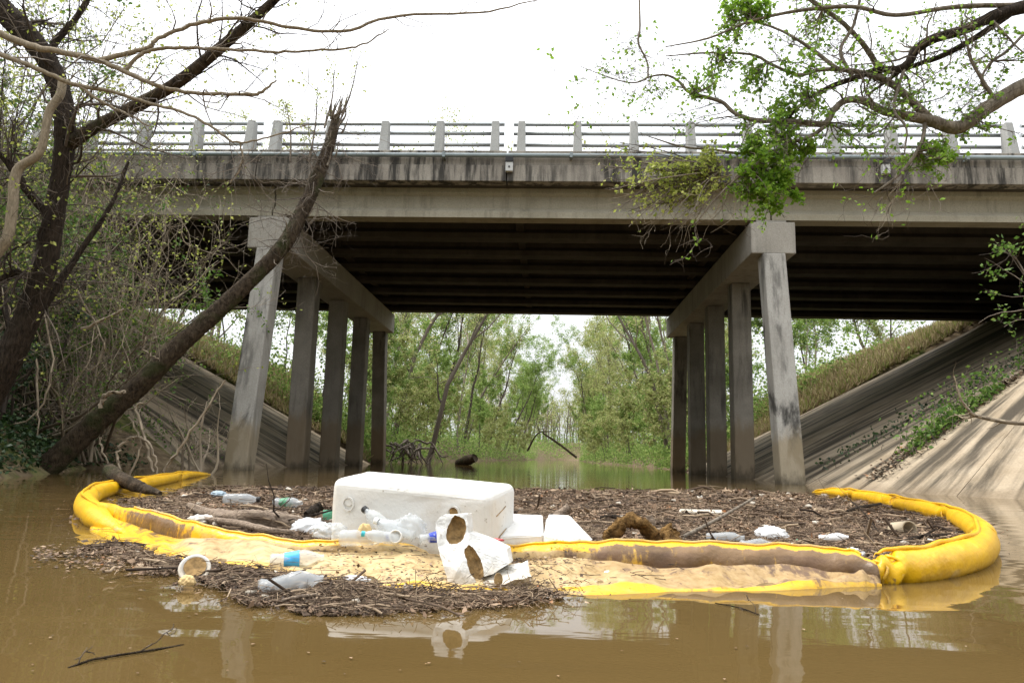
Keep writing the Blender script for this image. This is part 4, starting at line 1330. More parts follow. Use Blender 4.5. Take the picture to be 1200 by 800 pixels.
for i, (bx, by, fx, fy, r, md, stn) in enumerate(ST):
    back = np.array([bx, by]); front = np.array([fx, fy]); dirv = front - back; wd = np.linalg.norm(dirv); dirv /= wd + 1e-9
    wr = .010 * math.sin(i * .55) + .007 * math.sin(i * 1.37 + 1) + .006 * math.sin(i * .21)
    for k in range(n1):          # tube: from behind, over the top to the front bottom
        a = PI * 1.15 - (PI * 1.35) * k / (n1 - 1)
        rr = r * (1 + .03 * math.sin(i * .9 + k))
        off = -rr * math.cos(a) * -1 - .0
        V.append((*(back + dirv * (rr * math.cos(a))), max(-.06, .035 * r / .07 + rr * math.sin(a) * .95) + wr * .3))
        mu.append(md * (1.1 if k > 7 else .35)); sn.append(stn * (1.05 if k >= 7 else 0))
    for k in range(n2):          # skirt
        t = (k + 1) / n2
        p = back + dirv * (r * .85 + (wd - r * .85) * t)
        z = .030 * (1 - t) ** 1.5 + .014 * math.sin(t * 7 + i * .23) * (1 - t * .3) * min(1, wd / .35) + wr * math.sin(PI * min(1, t * 1.1)) + .012
        if t > .86: z -= (t - .86) * .32
        V.append((*p, z)); mu.append(min(1.1, md * 2.2) * (1 if t < .78 else .4)); sn.append(stn * (.6 if t < .3 else (.22 if t > .86 else .45)) + (.18 if stn < .3 else 0))
q = n1 + n2
F = [(i * q + k, i * q + k + 1, (i + 1) * q + k + 1, (i + 1) * q + k) for i in range(m - 1) for k in range(q - 1)]
o = mesh_obj('float_tube', V, F, M['boom'], fb, smooth=True, vattr={'mud': mu, 'stain': sn})
sm = o.modifiers.new('thick', 'SOLIDIFY'); sm.thickness = .006; sm.offset = -1
Va = np.array(V).reshape(m, q, 3)
tp = Va[10:-4, n1 // 2 - 1] + np.array([0, .004, .004])
Vf, Ff = tubes(tp[None], np.full((1, len(tp)), .006), 6)
mesh_obj('seam_ridge', Vf, Ff, M['boom'], fb, smooth=True, vattr={'mud': np.full(len(Vf), .5), 'stain': np.zeros(len(Vf))})

# ================================================================== DEBRIS RAFT
poly_px = [(200, 582), (250, 574), (300, 571), (500, 573), (700, 575), (880, 575), (950, 581), (1040, 595), (1105, 612), (1128, 632), (1080, 655), (1010, 672), (900, 674), (760, 672), (655, 703), (600, 712), (480, 718), (380, 722), (300, 711), (220, 687), (150, 668), (118, 645), (150, 628), (118, 612), (124, 598), (160, 588)]
poly = np.array([onz(a, b)[:2] for a, b in poly_px])


def rag(x, y):
    return .05 * np.sin(x * 7.3 + 1.7 * np.sin(y * 5)) + .04 * np.sin(x * 17 - y * 11) + .025 * np.sin(x * 41 + y * 29)


def inside(x, y, P=poly):
    c = np.zeros(len(x), bool); j = len(P) - 1
    for i in range(len(P)):
        xi, yi = P[i]; xj, yj = P[j]
        c ^= ((yi > y) != (yj > y)) & (x < (xj - xi) * (y - yi) / (yj - yi + 1e-12) + xi)
        j = i
    return c


skirt_poly = np.array([onz(a, b - 6)[:2] for a, b, *_ in stations] + [onz(a + (c - a) * .9, b + (d - b) * .9)[:2] for a, b, c, d, *_ in stations[::-1]])


def sample(n, p=2.0):
    """points in the raft, denser towards the viewer's shore side where more of it piles up"""
    out = []; tot = 0
    y0, y1 = poly[:, 1].min(), poly[:, 1].max()
    while tot < n:
        k = n * 4
        inv = rng.uniform(1 / y1, 1 / y0, k); y = 1 / inv
        x = rng.uniform(-.62, .66, k) * y
        g_ = rag(x, y) * y / 3
        j_ = np.where(rng.random(k) < .12, 3.2, .8) * y / 3
        ok = inside(x + g_ + .03 * rng.standard_normal(k) * j_, y + .8 * g_ + .03 * rng.standard_normal(k) * j_)
        patch_ = .5 + .5 * np.sin(x * 6 + 2 * np.sin(y * 4.2)) * np.sin(y * 7 + x * 3)
        ok &= rng.random(k) < .35 + .65 * patch_
        ok &= ~inside(x, y, skirt_poly)
        out.append(np.stack([x, y], -1)[ok]); tot += ok.sum()
    return np.vstack(out)[:n]


def hump(x, y):
    return .006 + .005 * np.sin(x * 5 + 1.3 * np.sin(y * 3)) * np.sin(y * 4.1 + x) + .006 * np.exp(-((y - 2.45) / .12) ** 2) * (x < .4) + .012 * np.exp(-((y - 3.8) / .6) ** 2)


ys = np.geomspace(poly[:, 1].min(), poly[:, 1].max(), 110)
cells = []; vid = {}; V = []
nc = 170
gxs = np.linspace(-.62, .66, nc)


def gv(i, j):
    if (i, j) not in vid:
        y = ys[i]; x = gxs[j] * y
        vid[(i, j)] = len(V); V.append((x, y, float(hump(x, y)) * .7 - .004 + .004 * rng.standard_normal()))
    return vid[(i, j)]


for i in range(109):
    xc = (gxs[:-1] + gxs[1:]) / 2 * (ys[i] + ys[i + 1]) / 2
    yc = np.full(nc - 1, (ys[i] + ys[i + 1]) / 2)
    e1 = rag(xc, yc) * yc / 3 + .015 * rng.standard_normal(nc - 1)
    ins = inside(xc + e1, yc + e1 * .8 + .03) & inside(xc, yc - .045 * yc) & inside(xc - .04 * yc, yc) & inside(xc + .03 * yc, yc) & inside(xc, yc + .03 * yc) & ~inside(xc, yc, skirt_poly)
    for j in np.nonzero(ins)[0]:
        cells.append((gv(i, j), gv(i, j + 1), gv(i + 1, j + 1), gv(i + 1, j)))
raft = mesh_obj('debris_raft', V, cells, M['mat'], smooth=True)
tag(raft, 'raft of floating leaf litter and scum held behind the yellow boom', 'debris', None, 'stuff')
pts = sample(170000)
A = Acc()
C = np.stack([pts[:, 0], pts[:, 1], hump(pts[:, 0], pts[:, 1]) + rng.exponential(.0035, len(pts))], -1)
K = len(C)
n = unit(rng.standard_normal((K, 3)) * .45 + np.array([0, 0, 1])); a = unit(np.cross(n, rng.standard_normal((K, 3)))); b = np.cross(n, a)
s = (.0006 + .0021 * C[:, 1:2]) * np.clip(rng.lognormal(-.15, .55, (K, 1)), .25, 3.2); wd = rng.uniform(.1, .75, (K, 1))
V = np.stack([C - a * s - b * s * wd * .6, C - b * s * wd, C + a * s + n * s * .2, C + b * s * wd], 1).reshape(-1, 3)
A.add(V, np.arange(K * 4).reshape(-1, 4), np.clip(rng.beta(2.4, 1.6, K) * .75 + .28 * (.5 + .5 * np.sin(C[:, 0] * 4.3 + 2 * np.sin(C[:, 1] * 3.1))), 0, 1))
tag(A.build('leaf_litter', M['chips']), 'brown rotting leaf fragments covering the debris raft', 'leaf litter', None, 'stuff')
pts = sample(12000)
K = len(pts)
C = np.stack([pts[:, 0], pts[:, 1], hump(pts[:, 0], pts[:, 1]) + .004 + rng.exponential(.008, K)], -1)
d = unit(rng.standard_normal((K, 3)) * np.array([1, 1, .16])); L = (.004 + .0085 * C[:, 1:2]) * rng.uniform(.4, 2.2, (K, 1))
mid = C + rng.standard_normal((K, 3)) * L * .12 * np.array([1, 1, .3])
A = Acc(); A.tubes(np.stack([C - d * L, mid, C + d * L], 1), (.0002 + .00024 * C[:, 1:2]) * rng.uniform(.5, 1.8, (K, 1)) * np.array([[1, 1, .6]]), 4)
tag(A.build('loose_sticks', M['sticks']), 'small sticks and twigs strewn through the debris raft', 'twigs', None, 'stuff')
# bits scattered over the boom skirt and drifting on the open water
C = []
for k in range(1100):
    i = rng.integers(int(m * .35), int(m * .66)); j = rng.integers(n1 - 5, q - 2)
    C.append(Va[i, j] + rng.standard_normal(3) * np.array([.03, .03, 0]) + np.array([0, 0, .008]))
C = np.array(C); A = Acc(); V, F = leaves(C, .016, 2.); A.add(V, F)
for k in range(60):
    i = rng.integers(int(m * .3), int(m * .75)); j = rng.integers(n1, q - 3)
    c = Va[i, j] + np.array([0, 0, .012]); dd = unit(rng.standard_normal(3) * np.array([1, .7, .05])) * rng.uniform(.01, .045)
    A.tubes(np.array([[c - dd, c + rng.standard_normal(3) * .008 * np.array([1, 1, .2]), c + dd]]), np.full((1, 3), .001), 4, t=.2)
tag(A.build('boom_litter', M['chips']), 'dark leaf bits and twigs stuck on the muddy boom', 'leaf litter', None, 'stuff')
K = 110
px_ = rng.uniform(20, 1150, K); py_ = rng.uniform(670, 800, K) ; C = np.array([onz(a, b, .004) for a, b in zip(px_, py_)])
ok = ~inside(C[:, 0], C[:, 1]); C = C[ok]
near = rng.random(len(C)) < np.where((px_[ok] < 640), .75, .25); C = C[near]
V, F = leaves(C, .010, 30.); A = Acc(); A.add(V, F, rng.uniform(.2, .85, len(F)))
tag(A.build('drifting_leaves', M['chips']), 'scattered leaf specks drifting on the open water in front', 'leaves', None, 'stuff')
pts = []
for k in range(900):
    a_ = rng.uniform(40, 300); b_ = 648 + (a_ - 40) * .10 + rng.normal(0, 6); pts.append(onz(a_, b_, .006))
V, F = leaves(np.array(pts), .02, 6.); A = Acc(); A.add(V, F)
tag(A.build('leaf_scum', M['chips']), 'thin trail of floating brown leaves at the left tip of the debris', 'leaves', None, 'stuff')

# ================================================================== LITTER AND DRIFTWOOD
def bm_obj(name, bm, mat, parent=None, smooth=False, bevel_w=0, seg=2):
    V = [v.co[:] for v in bm.verts]; bm.verts.index_update()
    F = [tuple(v.index for v in f.verts) for f in bm.faces]
    bm.free()
    o = mesh_obj(name, V, F, mat, parent, smooth=smooth, world=False)
    if bevel_w: bevel(o, bevel_w, seg)
    return o


def hexa(name, label, cat, bottom, top, mat, bev=.02, seg=3, sub=0, noise=0.0, group=None):
    """eight-cornered block from four bottom and four top corners (world)"""
    c = np.mean(np.vstack([bottom, top]), axis=0); c[2] = 0
    root = empty(name, tuple(c), 0, label, cat, group)
    V = np.vstack([bottom, top]) - c
    F = [(3, 2, 1, 0), (4, 5, 6, 7), (0, 1, 5, 4), (1, 2, 6, 5), (2, 3, 7, 6), (3, 0, 4, 7)]
    bm = bmesh.new(); vs = [bm.verts.new(v) for v in V]
    for f in F: bm.faces.new([vs[i] for i in f])
    bmesh.ops.recalc_face_normals(bm, faces=bm.faces)
    bmesh.ops.bevel(bm, geom=bm.edges[:], offset=bev, segments=seg, affect='EDGES', profile=.5)
    if sub:
        bmesh.ops.triangulate(bm, faces=bm.faces[:]); bmesh.ops.subdivide_edges(bm, edges=bm.edges[:], cuts=sub, use_grid_fill=True)
    if noise:
        for v in bm.verts:
            v.co += Vector(rng.standard_normal(3)) * noise
    o = bm_obj('block', bm, mat, root, smooth=bev > .02)
    return root


def crumble(o, amt, scale_, lev=3):
    m1 = o.modifiers.new('tri', 'TRIANGULATE')
    m2 = o.modifiers.new('sub', 'SUBSURF'); m2.subdivision_type = 'SIMPLE'; m2.levels = lev; m2.render_levels = lev
    tx = bpy.data.textures.new('crumble', 'CLOUDS'); tx.noise_scale = scale_; tx.noise_depth = 4
    m3 = o.modifiers.new('disp', 'DISPLACE'); m3.texture = tx; m3.strength = amt; m3.mid_level = .5
    return o


# large white foam block
tops = [aty(389, 560, 3.14), aty(576, 579, 2.92), aty(605, 566, 3.3), aty(428, 551, 3.55)]
bots = [np.array([t[0], t[1], -.06]) for t in tops]
fbx = hexa('foam_block', 'large white rounded foam float block in the middle of the debris', 'foam block', bots, tops, M['foam'], .036, 5)
ex = unit(tops[1] - tops[0]); nfr = unit(np.cross(ex, [0, 0, 1])); nfr = nfr if nfr[1] < 0 else -nfr


def front_pt(px, py):   # on the front face of the block
    d = ray(px, py); n_ = np.array([nfr[0], nfr[1], 0]); t = np.dot(n_, tops[0] - np.array([0, 0, CAMH])) / np.dot(n_, d)
    return np.array([0, 0, CAMH]) + d * t


def disc(parent, name, c, ax, ay, rx, ry, mat, depth=.004, n=20, ring=False):
    V = []; nn = np.cross(ax, ay)
    for k in range(n):
        a = 2 * PI * k / n
        V.append(c + ax * rx * math.cos(a) + ay * ry * math.sin(a))
    inner = [c + (v - c) * .78 - nn * depth * 0 for v in V]
    lift = nn * depth
    if ring:
        VV = V + [v + lift for v in V] + [v + lift for v in inner] + inner
        F = [(a * n + k, a * n + (k + 1) % n, ((a + 1) % 4) * n + (k + 1) % n, ((a + 1) % 4) * n + k) for a in range(4) for k in range(n)]
    else:
        VV = V + [c + (v - c) * .9 + lift for v in V]
        F = [(k, (k + 1) % n, n + (k + 1) % n, n + k) for k in range(n)] + [tuple(range(n, 2 * n))]
    return mesh_obj(name, VV, F, mat, parent, smooth=False)


crumble([o_ for o_ in fbx.children if o_.name.startswith('block')][0], .007, .09, 3)
up = np.array([0, 0, 1.])
for (a_, b_) in ((409, 590), (532, 601)):
    c = front_pt(a_, b_) + nfr * .004
    disc(fbx, 'round_recess', c, ex, up, .027, .029, M['foam'], .006, 24, True)
    disc(fbx, 'recess_stain', c - up * -.006, ex, up, .018, .016, M['mud_brown' if a_ > 500 else 'foam_dirty'], .002, 16)
sdx = unit(tops[2] - tops[1]); sn_ = unit(np.cross(sdx, up)); sn_ = sn_ if sn_[0] > 0 else -sn_
for f_, z_ in ((.35, .20), (.4, .11)):
    c = tops[1] * (1 - f_) + tops[2] * f_; c = np.array([c[0], c[1], z_]) + sn_ * .001
    V_, F_ = box_vf(-.06, .08, -.002, .0015, -.001, .0012)
    Mx = Matrix.Translation(c) @ Matrix.Rotation(math.atan2(sdx[1], sdx[0]), 4, 'Z') @ Matrix.Rotation(-.22, 4, 'Y')
    mesh_obj('crack', [tuple(Mx @ Vector(v)) for v in V_], F_, M['mud_brown'], fbx)

# upright broken foam chunk with brown pockets
yc = 2.62
CK = dict(a=(510, 612, 2.74), b=(517, 604, 2.76), c=(547, 602, 2.76), d=(549, 624, 2.71), e=(566, 630, 2.80), f=(594, 643, 2.80), g=(597, 660, 2.70), h=(578, 672, 2.56), i=(566, 676, 2.50), j=(548, 687, 2.42), k=(527, 688, 2.45), l=(513, 640, 2.66), m=(548, 641, 2.60), n=(538, 664, 2.47))
CV = {k: aty(v[0], v[1], 2.42 + .4 * (v[2] - 2.42)) for k, v in CK.items()}
ch = empty('foam_chunk', tuple(onz(548, 690)), 0, 'broken white foam chunk standing on the boom with brown muddy pockets', 'foam chunk')
names = list(CK); bnd = 'abcdefghijkl'
bm = bmesh.new()
fv = {k: bm.verts.new(CV[k] - np.array(ch.location)) for k in names}
bv = {k: bm.verts.new(CV[k] - np.array(ch.location) + np.array([.012, .11, -.004])) for k in bnd}
for f_ in ('abcdml', 'defm', 'mfghi', 'mijn', 'lmnjk'): bm.faces.new([fv[k] for k in f_])
bm.faces.new([bv[k] for k in bnd][::-1])
for x, y in zip(bnd, bnd[1:] + bnd[:1]): bm.faces.new([fv[y], fv[x], bv[x], bv[y]])
bmesh.ops.recalc_face_normals(bm, faces=bm.faces)
bmesh.ops.triangulate(bm, faces=bm.faces[:])
bm_obj('block', bm, M['foam'], ch, smooth=False)
fx = np.array([1., 0, 0])
for (cx, cy, rx, ry, tri, rot) in ((535, 621, 11, 16, 'abc', .03), (556, 661, 9, 20, 'mij', -.2)):
    P0, P1, P2 = (CV[k] for k in (tri if tri != 'abc' else 'acl'))
    nn = unit(np.cross(P1 - P0, P2 - P0)); nn = nn if nn[1] < 0 else -nn
    d = ray(cx, cy); t = np.dot(nn, P0 - np.array([0, 0, CAMH])) / np.dot(nn, d); c = np.array([0, 0, CAMH]) + d * t
    ax_ = unit(np.cross([0, 0, 1.], nn)) ; ax_ = ax_ if ax_[0] > 0 else -ax_
    ay_ = unit(np.cross(nn, ax_)); ay_ = ay_ if ay_[2] > 0 else -ay_
    ax2 = ax_ * math.cos(rot) - ay_ * math.sin(rot); ay2 = ax_ * math.sin(rot) + ay_ * math.cos(rot)
    fy = 1 / max(.35, abs(nn[1]))
    rx_, ry_ = rx * c[1] / F_PX, ry * min(fy, 1.6) * c[1] / F_PX
    cb = bmesh.new(); bmesh.ops.create_uvsphere(cb, u_segments=20, v_segments=12, radius=1)
    for v in cb.verts:
        k_ = np.array(v.co); k_ *= 1 + .07 * math.sin(5 * k_[0] + 3 * k_[1] + cx)
        v.co = Vector(c + ax2 * rx_ * k_[0] + ay2 * ry_ * k_[1] + nn * .03 * k_[2] - np.array(ch.location))
    me_ = bpy.data.meshes.new('cut'); cb.to_mesh(me_); cb.free(); me_.materials.append(M['foam']); me_.materials.append(M['mud_brown'])
    me_.polygons.foreach_set('material_index', np.ones(len(me_.polygons), np.int32))
    cut = bpy.data.objects.new('cut', me_); col.objects.link(cut); cut.parent = ch
    blk = [o_ for o_ in ch.children if o_.name.startswith('block')][0]
    if len(blk.data.materials) < 2: blk.data.materials.append(M['mud_brown'])
    md_ = blk.modifiers.new('pocket', 'BOOLEAN'); md_.operation = 'DIFFERENCE'; md_.solver = 'EXACT'; md_.object = cut
    bpy.context.view_layer.update()
    nm = bpy.data.meshes.new_from_object(blk.evaluated_get(bpy.context.evaluated_depsgraph_get()))
    blk.modifiers.clear(); blk.data = nm
    bpy.data.objects.remove(cut)
crumble([o_ for o_ in ch.children if o_.name.startswith('block')][0], .011, .03)
# torn foam flap in front of it
V_t = [aty(a, b, d_) for a, b, d_ in ((560, 690, 2.42), (590, 684, 2.42), (622, 674, 2.5), (618, 658, 2.58), (600, 660, 2.62), (580, 665, 2.6), (566, 676, 2.5))]
fl = empty('foam_chunk', tuple(onz(590, 690)), 0, 'small torn white foam flap at the foot of the standing chunk', 'foam chunk')
bm = bmesh.new(); a1 = [bm.verts.new(v - np.array(fl.location)) for v in V_t]; b1 = [bm.verts.new(v - np.array(fl.location) + np.array([.0, .05, -.035])) for v in V_t]
bm.faces.new(a1); bm.faces.new(b1[::-1]); n = len(a1)
for k in range(n): bm.faces.new([a1[(k + 1) % n], a1[k], b1[k], b1[(k + 1) % n]])
bmesh.ops.recalc_face_normals(bm, faces=bm.faces); bmesh.ops.triangulate(bm, faces=bm.faces[:]); bmesh.ops.subdivide_edges(bm, edges=bm.edges[:], cuts=2, use_grid_fill=True)
for v in bm.verts: v.co += Vector(rng.standard_normal(3)) * .003
crumble(bm_obj('block', bm, M['foam'], fl), .012, .025, 2)
c = aty(584, 679, 2.415); disc(fl, 'muddy_pocket', c, fx, unit(np.array([0, .3, 1])), .014, .022, M['mud_brown'], .005, 16)


def px_block(name, label, front, back, mat, bev=.008, zb=0.0, cat='foam block'):
    """front/back: (top-left, top-right, bottom-right, bottom-left) with depth"""
    f = [aty(*p) for p in front]; b = [aty(*p) for p in back]
    bottom = [f[3], f[2], b[2], b[3]]; top = [f[0], f[1], b[1], b[0]]
    return hexa(name, label, cat, np.array(bottom), np.array(top), mat, bev, 2, 2, .0012)


px_block('foam_block', 'flat white foam slab between the large block and the arched root',
         [(585, 629, 3.05), (637, 626, 3.05), (637, 645, 3.05), (585, 645, 3.05)], [(588, 601, 3.45), (636, 603, 3.45), (637, 616, 3.45), (588, 616, 3.45)], M['foam'])
px_block('foam_block', 'grubby white foam piece tucked against the right corner of the large block',
         [(562, 624, 3.1), (586, 630, 3.1), (586, 645, 3.1), (562, 640, 3.1)], [(570, 602, 3.4), (588, 602, 3.4), (588, 618, 3.4), (570, 618, 3.4)], M['foam_dirty'])
# wedge shaped block
wg = empty('foam_block', tuple(onz(665, 640)), 0, 'white foam wedge with a sloping side next to the flat slab', 'foam block')
Vw = [aty(637, 626, 3.05), aty(657, 630, 3.0), aty(671, 644, 2.98), aty(638, 644, 3.03), aty(641, 602, 3.32), aty(668, 603, 3.3), aty(696, 633, 3.2), aty(690, 641, 3.18)]
Vw = np.array(Vw)
bm = bmesh.new(); vs = [bm.verts.new(v - np.array(wg.location)) for v in Vw]
bmesh.ops.convex_hull(bm, input=bm.verts[:])
bmesh.ops.bevel(bm, geom=bm.edges[:], offset=.006, segments=2, affect='EDGES')
crumble(bm_obj('block', bm, M['foam'], wg), .008, .04, 3)
px_block('foam_strip', 'long thin white foam strip lying flat far out on the debris',
         [(795, 599.5, 5.9), (846, 600.5, 5.9), (846, 602.5, 5.9), (795, 601.5, 5.9)], [(797, 596, 6.2), (846, 597, 6.2), (846, 600, 6.2), (797, 600, 6.2)], M['foam'], .004)

# lathe helper for bottles, cups and lids
def lathe(profile, n=20):
    V, F = [], []
    for (r, z) in profile:
        for k in range(n):
            a = 2 * PI * k / n; V.append((r * math.cos(a), r * math.sin(a), z))
    for i in range(len(profile) - 1):
        for k in range(n): F.append((i * n + k, i * n + (k + 1) % n, (i + 1) * n + (k + 1) % n, (i + 1) * n + k))
    return V, F


def bottle(label, px, py, yaw, s, capmat=None, labmat=None, tilt=.08, body='clear', z=.03, crush=.0, cat='bottle', bury=0., D=None):
    p = onz(px, py, .02) if D is None else aty(px, py, D)
    if D is not None: z = .012 / s
    root = empty('plastic_bottle', tuple(p + np.array([0, 0, z * s - .012 - bury])), 0, label, cat)
    root.rotation_euler = (0, PI / 2 - tilt, yaw)
    root.scale = (s, s, s)
    prof_ = [(.001, 0), (.026, .0), (.033, .008), (.033, .03), (.031, .036), (.033, .042), (.033, .08), (.031, .086), (.033, .092), (.033, .125), (.030, .145), (.021, .168), (.014, .182), (.0135, .195)]
    V, F = lathe(prof_)
    V = np.array(V)
    if crush: V[:, 0] *= 1 - crush * (.5 + .5 * np.sin(V[:, 2] * 40)); V += rng.standard_normal(V.shape) * .0012
    mesh_obj('body', V, F, M[body], root, smooth=True, world=False)
    if capmat:
        V, F = lathe([(.001, .208), (.0145, .208), (.0155, .205), (.0155, .19), (.0145, .188)], 16); mesh_obj('cap', V, F, M[capmat], root, world=False)
    if labmat:
        V, F = lathe([(.0338, .05), (.0338, .105)], 20); V = np.array(V)
        if crush: V[:, 0] *= 1 - crush * (.5 + .5 * np.sin(V[:, 2] * 40))
        mesh_obj('label', V, F, M[labmat], root, smooth=True, world=False)
    return root


bottle('clear bottle with a blue cap lying on the boom left of the foam block', 398, 630, 0.05, .95, 'cap_blue', None, .03, D=2.96)
bottle('clear bottle with a blue label lying on the muddy boom', 316, 663, .25, .95, None, 'label_blue', .06, crush=.2)
bottle('crushed clear bottle half sunk in the debris in front of the boom', 303, 691, .45, .95, None, None, .1, crush=.35, bury=.01)
bottle('clear bottle lying far back beside the pale driftwood', 262, 589, .05, 1.3, 'black', None, .02)
bottle('pale bottle with a green label in the debris left of the foam block', 322, 592, -.35, 1.2, None, 'green_pl', .02, crush=.25)
bottle('upright clear bottle leaning on the foam block with a black cap', 462, 626, 2.6, .9, 'black', None, .5, D=2.97)
bottle('clear crumpled bottle against the middle of the foam block', 486, 628, 2.9, .85, 'cap_white', None, .3, crush=.3, D=2.93)
bottle('clear bottle with a blue label touching the foam block near the chunk', 492, 632, .3, .7, None, 'cap_blue', .15, crush=.25, D=2.9)
bottle('clear bottle lying behind the muddy boom near the white bag', 828, 634, -.3, .95, None, None, .05, crush=.2)
bottle('clear bottle with a teal cap wedged below the foam block', 468, 632, 3.3, .7, 'teal', None, .15, D=2.92)
bottle('small clear bottle lying right of the white bag', 960, 633, -.25, .75, None, None, .1, body='bag', crush=.3)
bottle('green bottle end peeking out left of the foam block', 378, 607, .3, .95, 'green_pl', None, .1, body='clear_green')
bottle('clear bottle half hidden below the white foam wedge', 636, 652, .3, 1.0, None, None, .1, crush=.25)
bottle('clear bottle lying along the back of the muddy boom at right', 868, 641, .1, .8, None, None, .05, crush=.3)


def crumple(name, label, px, py, dims, mat, seed, cat='plastic bag', z=.0, rot=0., pinch=.35, D=None):
    p = onz(px, py, .015) if D is None else aty(px, py, D)
    root = empty(name, tuple(p), rot, label, cat)
    r_ = np.random.default_rng(seed)
    bm = bmesh.new(); bmesh.ops.create_icosphere(bm, subdivisions=4, radius=1)
    ph = r_.uniform(0, 6.28, 12); fr = r_.uniform(1.5, 7, (12, 3)) * r_.choice([-1, 1], (12, 3))
    for v in bm.verts:
        c = np.array(v.co)
        d_ = sum(abs(math.sin(np.dot(fr[k], c) + ph[k])) - .6 for k in range(12)) / 12 * pinch * 2.4
        c = c * (1 + d_)
        c[2] = max(c[2], -.35)
        v.co = Vector(c * np.array(dims)) + Vector((0, 0, dims[2] * .3 + z))
    bm_obj('body', bm, mat, root, smooth=True)
    return root


crumple('plastic_bag', 'white crumpled plastic bag lying on the debris at right', 904, 631, (.085, .06, .05), M['bag'], 3, rot=-.25)
crumple('plastic_bag', 'clear crinkled film below the white bag', 905, 644, (.06, .04, .022), M['clear'], 4)
crumple('plastic_bag', 'white rounded bag bulging left of the foam block', 362, 624, (.085, .07, .055), M['bag'], 5, rot=.2)
crumple('plastic_bag', 'crinkled clear wrap lying against the left end of the foam block', 388, 628, (.07, .05, .04), M['clear'], 6, D=3.05)
crumple('plastic_bag', 'shiny clear wrap heaped at the middle of the foam block', 480, 628, (.06, .03, .06), M['clear'], 7, D=2.95)
crumple('plastic_bag', 'white torn film lying beside the yellow fold of the right boom', 1000, 652, (.06, .035, .028), M['bag'], 8, rot=.4)
crumple('plastic_bag', 'clear wrap lying under the foam wedge', 648, 648, (.07, .05, .02), M['clear'], 9)
crumple('foam_lump', 'dirty cream foam lump beside the left boom', 238, 613, (.09, .06, .035), M['foam_dirty'], 10, 'foam lump')
crumple('foam_lump', 'small pale ball lying right of the cream foam lump', 253, 616, (.02, .02, .022), M['foam_dirty'], 11, 'foam lump', pinch=.1)
crumple('plastic_scrap', 'blue grey plastic scrap far back on the left of the debris', 256, 581, (.07, .06, .035), M['bluegrey'], 12, 'plastic scrap')
crumple('plastic_scrap', 'light blue scrap behind the muddy boom', 838, 643, (.02, .015, .012), M['label_blue'], 13, 'plastic scrap')
crumple('paper_scrap', 'soggy yellow paper standing in front of the foam block', 427, 630, (.03, .015, .04), M['paper'], 14, 'paper scrap', D=2.96)
crumple('shell_scrap', 'small yellowish broken cup floating below the white bowl', 219, 684, (.024, .02, .02), M['paper'], 15, 'cup')
crumple('plastic_scrap', 'small white scrap resting on the muddy boom', 713, 671, (.014, .01, .006), M['cap_white'], 16, 'plastic scrap')
crumple('plastic_scrap', 'pale pink wrapper lying at the front edge of the boom', 418, 679, (.05, .02, .01), M['bag'], 17, 'wrapper', rot=-.5)
crumple('plastic_scrap', 'red plastic strip poking from the foam slab', 582, 633, (.03, .006, .006), M['red'], 18, 'plastic scrap', rot=-.5, D=2.8)
crumple('green_leaf_tuft', 'bright green leaf tuft growing beside the white bag', 935, 636, (.02, .015, .012), M['green_pl'], 19, 'leaf', pinch=.7)
# white bowl lid
bw = empty('foam_bowl', tuple(onz(228, 666, .035)), 0, 'round white foam bowl with dried mud, tipped up in front of the boom', 'bowl')
bw.rotation_euler = (math.radians(52), .1, .2)
V, F = lathe([(.001, -.014), (.028, -.014), (.046, 0), (.05, .003), (.049, .006), (.042, .004), (.028, -.006), (.001, -.008)], 28)
mesh_obj('shell', V, F, M['foam'], bw, smooth=True, world=False)
V, F = lathe([(.001, .0), (.02, .0005), (.035, .004)], 22); V = np.array(V); V[:, 1] += .006
mesh_obj('mud_layer', V, F, M['mud_brown'], bw, smooth=True, world=False)
# open pipe end / cup
pc = empty('pipe_stub', tuple(onz(1066, 620, .045)), 0, 'short tan pipe stub with its dark open end facing the viewer', 'pipe')
pc.rotation_euler = (math.radians(82), 0, .15)
V, F = lathe([(.05, -.14), (.052, 0), (.042, 0), (.040, -.13), (.001, -.13)], 24)
mesh_obj('shell', V, F, M['rust'], pc, smooth=True, world=False)
# white cap ring by the block
wc = empty('bottle_cap', tuple(aty(463, 628, 2.9)), 0, 'round white cup end facing the viewer below the foam block', 'cup')
wc.rotation_euler = (math.radians(80), 0, -.1)
V, F = lathe([(.022, -.05), (.025, 0), (.021, 0), (.019, -.02), (.001, -.02)], 20)
mesh_obj('shell', V, F, M['cap_white'], wc, smooth=True, world=False)

# driftwood
def pxz(pts): return [onz(a, b, z) for a, b, z in pts]


log_thing('driftwood_log', 'thick brown log resting across the left boom', [aty(126, 549, 7.1), aty(138, 558, 6.95), aty(152, 566, 6.75), aty(172, 573, 6.55), aty(188, 578, 6.4)], [.055, .068, .062, .04, .018], 'bark_log', n=12)
log_thing('driftwood_branch', 'long pale split branch lying across the left of the debris', pxz([(220, 592, .06), (255, 603, .06), (290, 606, .07), (330, 609, .06), (362, 612, .05)]), [.014, .032, .038, .036, .016], 'drift_pale', n=12, lump=.2, per=9, twigs=5)
log_thing('driftwood_branch', 'upper pale branch behind the long split branch', pxz([(292, 600, .06), (318, 604, .06), (345, 606, .06)]), [.02, .026, .012], 'drift_pale', lump=.2, per=9, twigs=3)
log_thing('driftwood_branch', 'thin reddish stick below the pale split branch', pxz([(240, 608, .04), (280, 613, .05), (310, 620, .05), (345, 624, .03)]), [.014, .018, .018, .01], 'drift_pale', n=7)
log_thing('driftwood_branch', 'dark broken stick pointing at the left end of the foam block', pxz([(358, 602, .05), (370, 596, .07), (377, 592, .09)]), [.015, .03, .028], 'bark_dark')
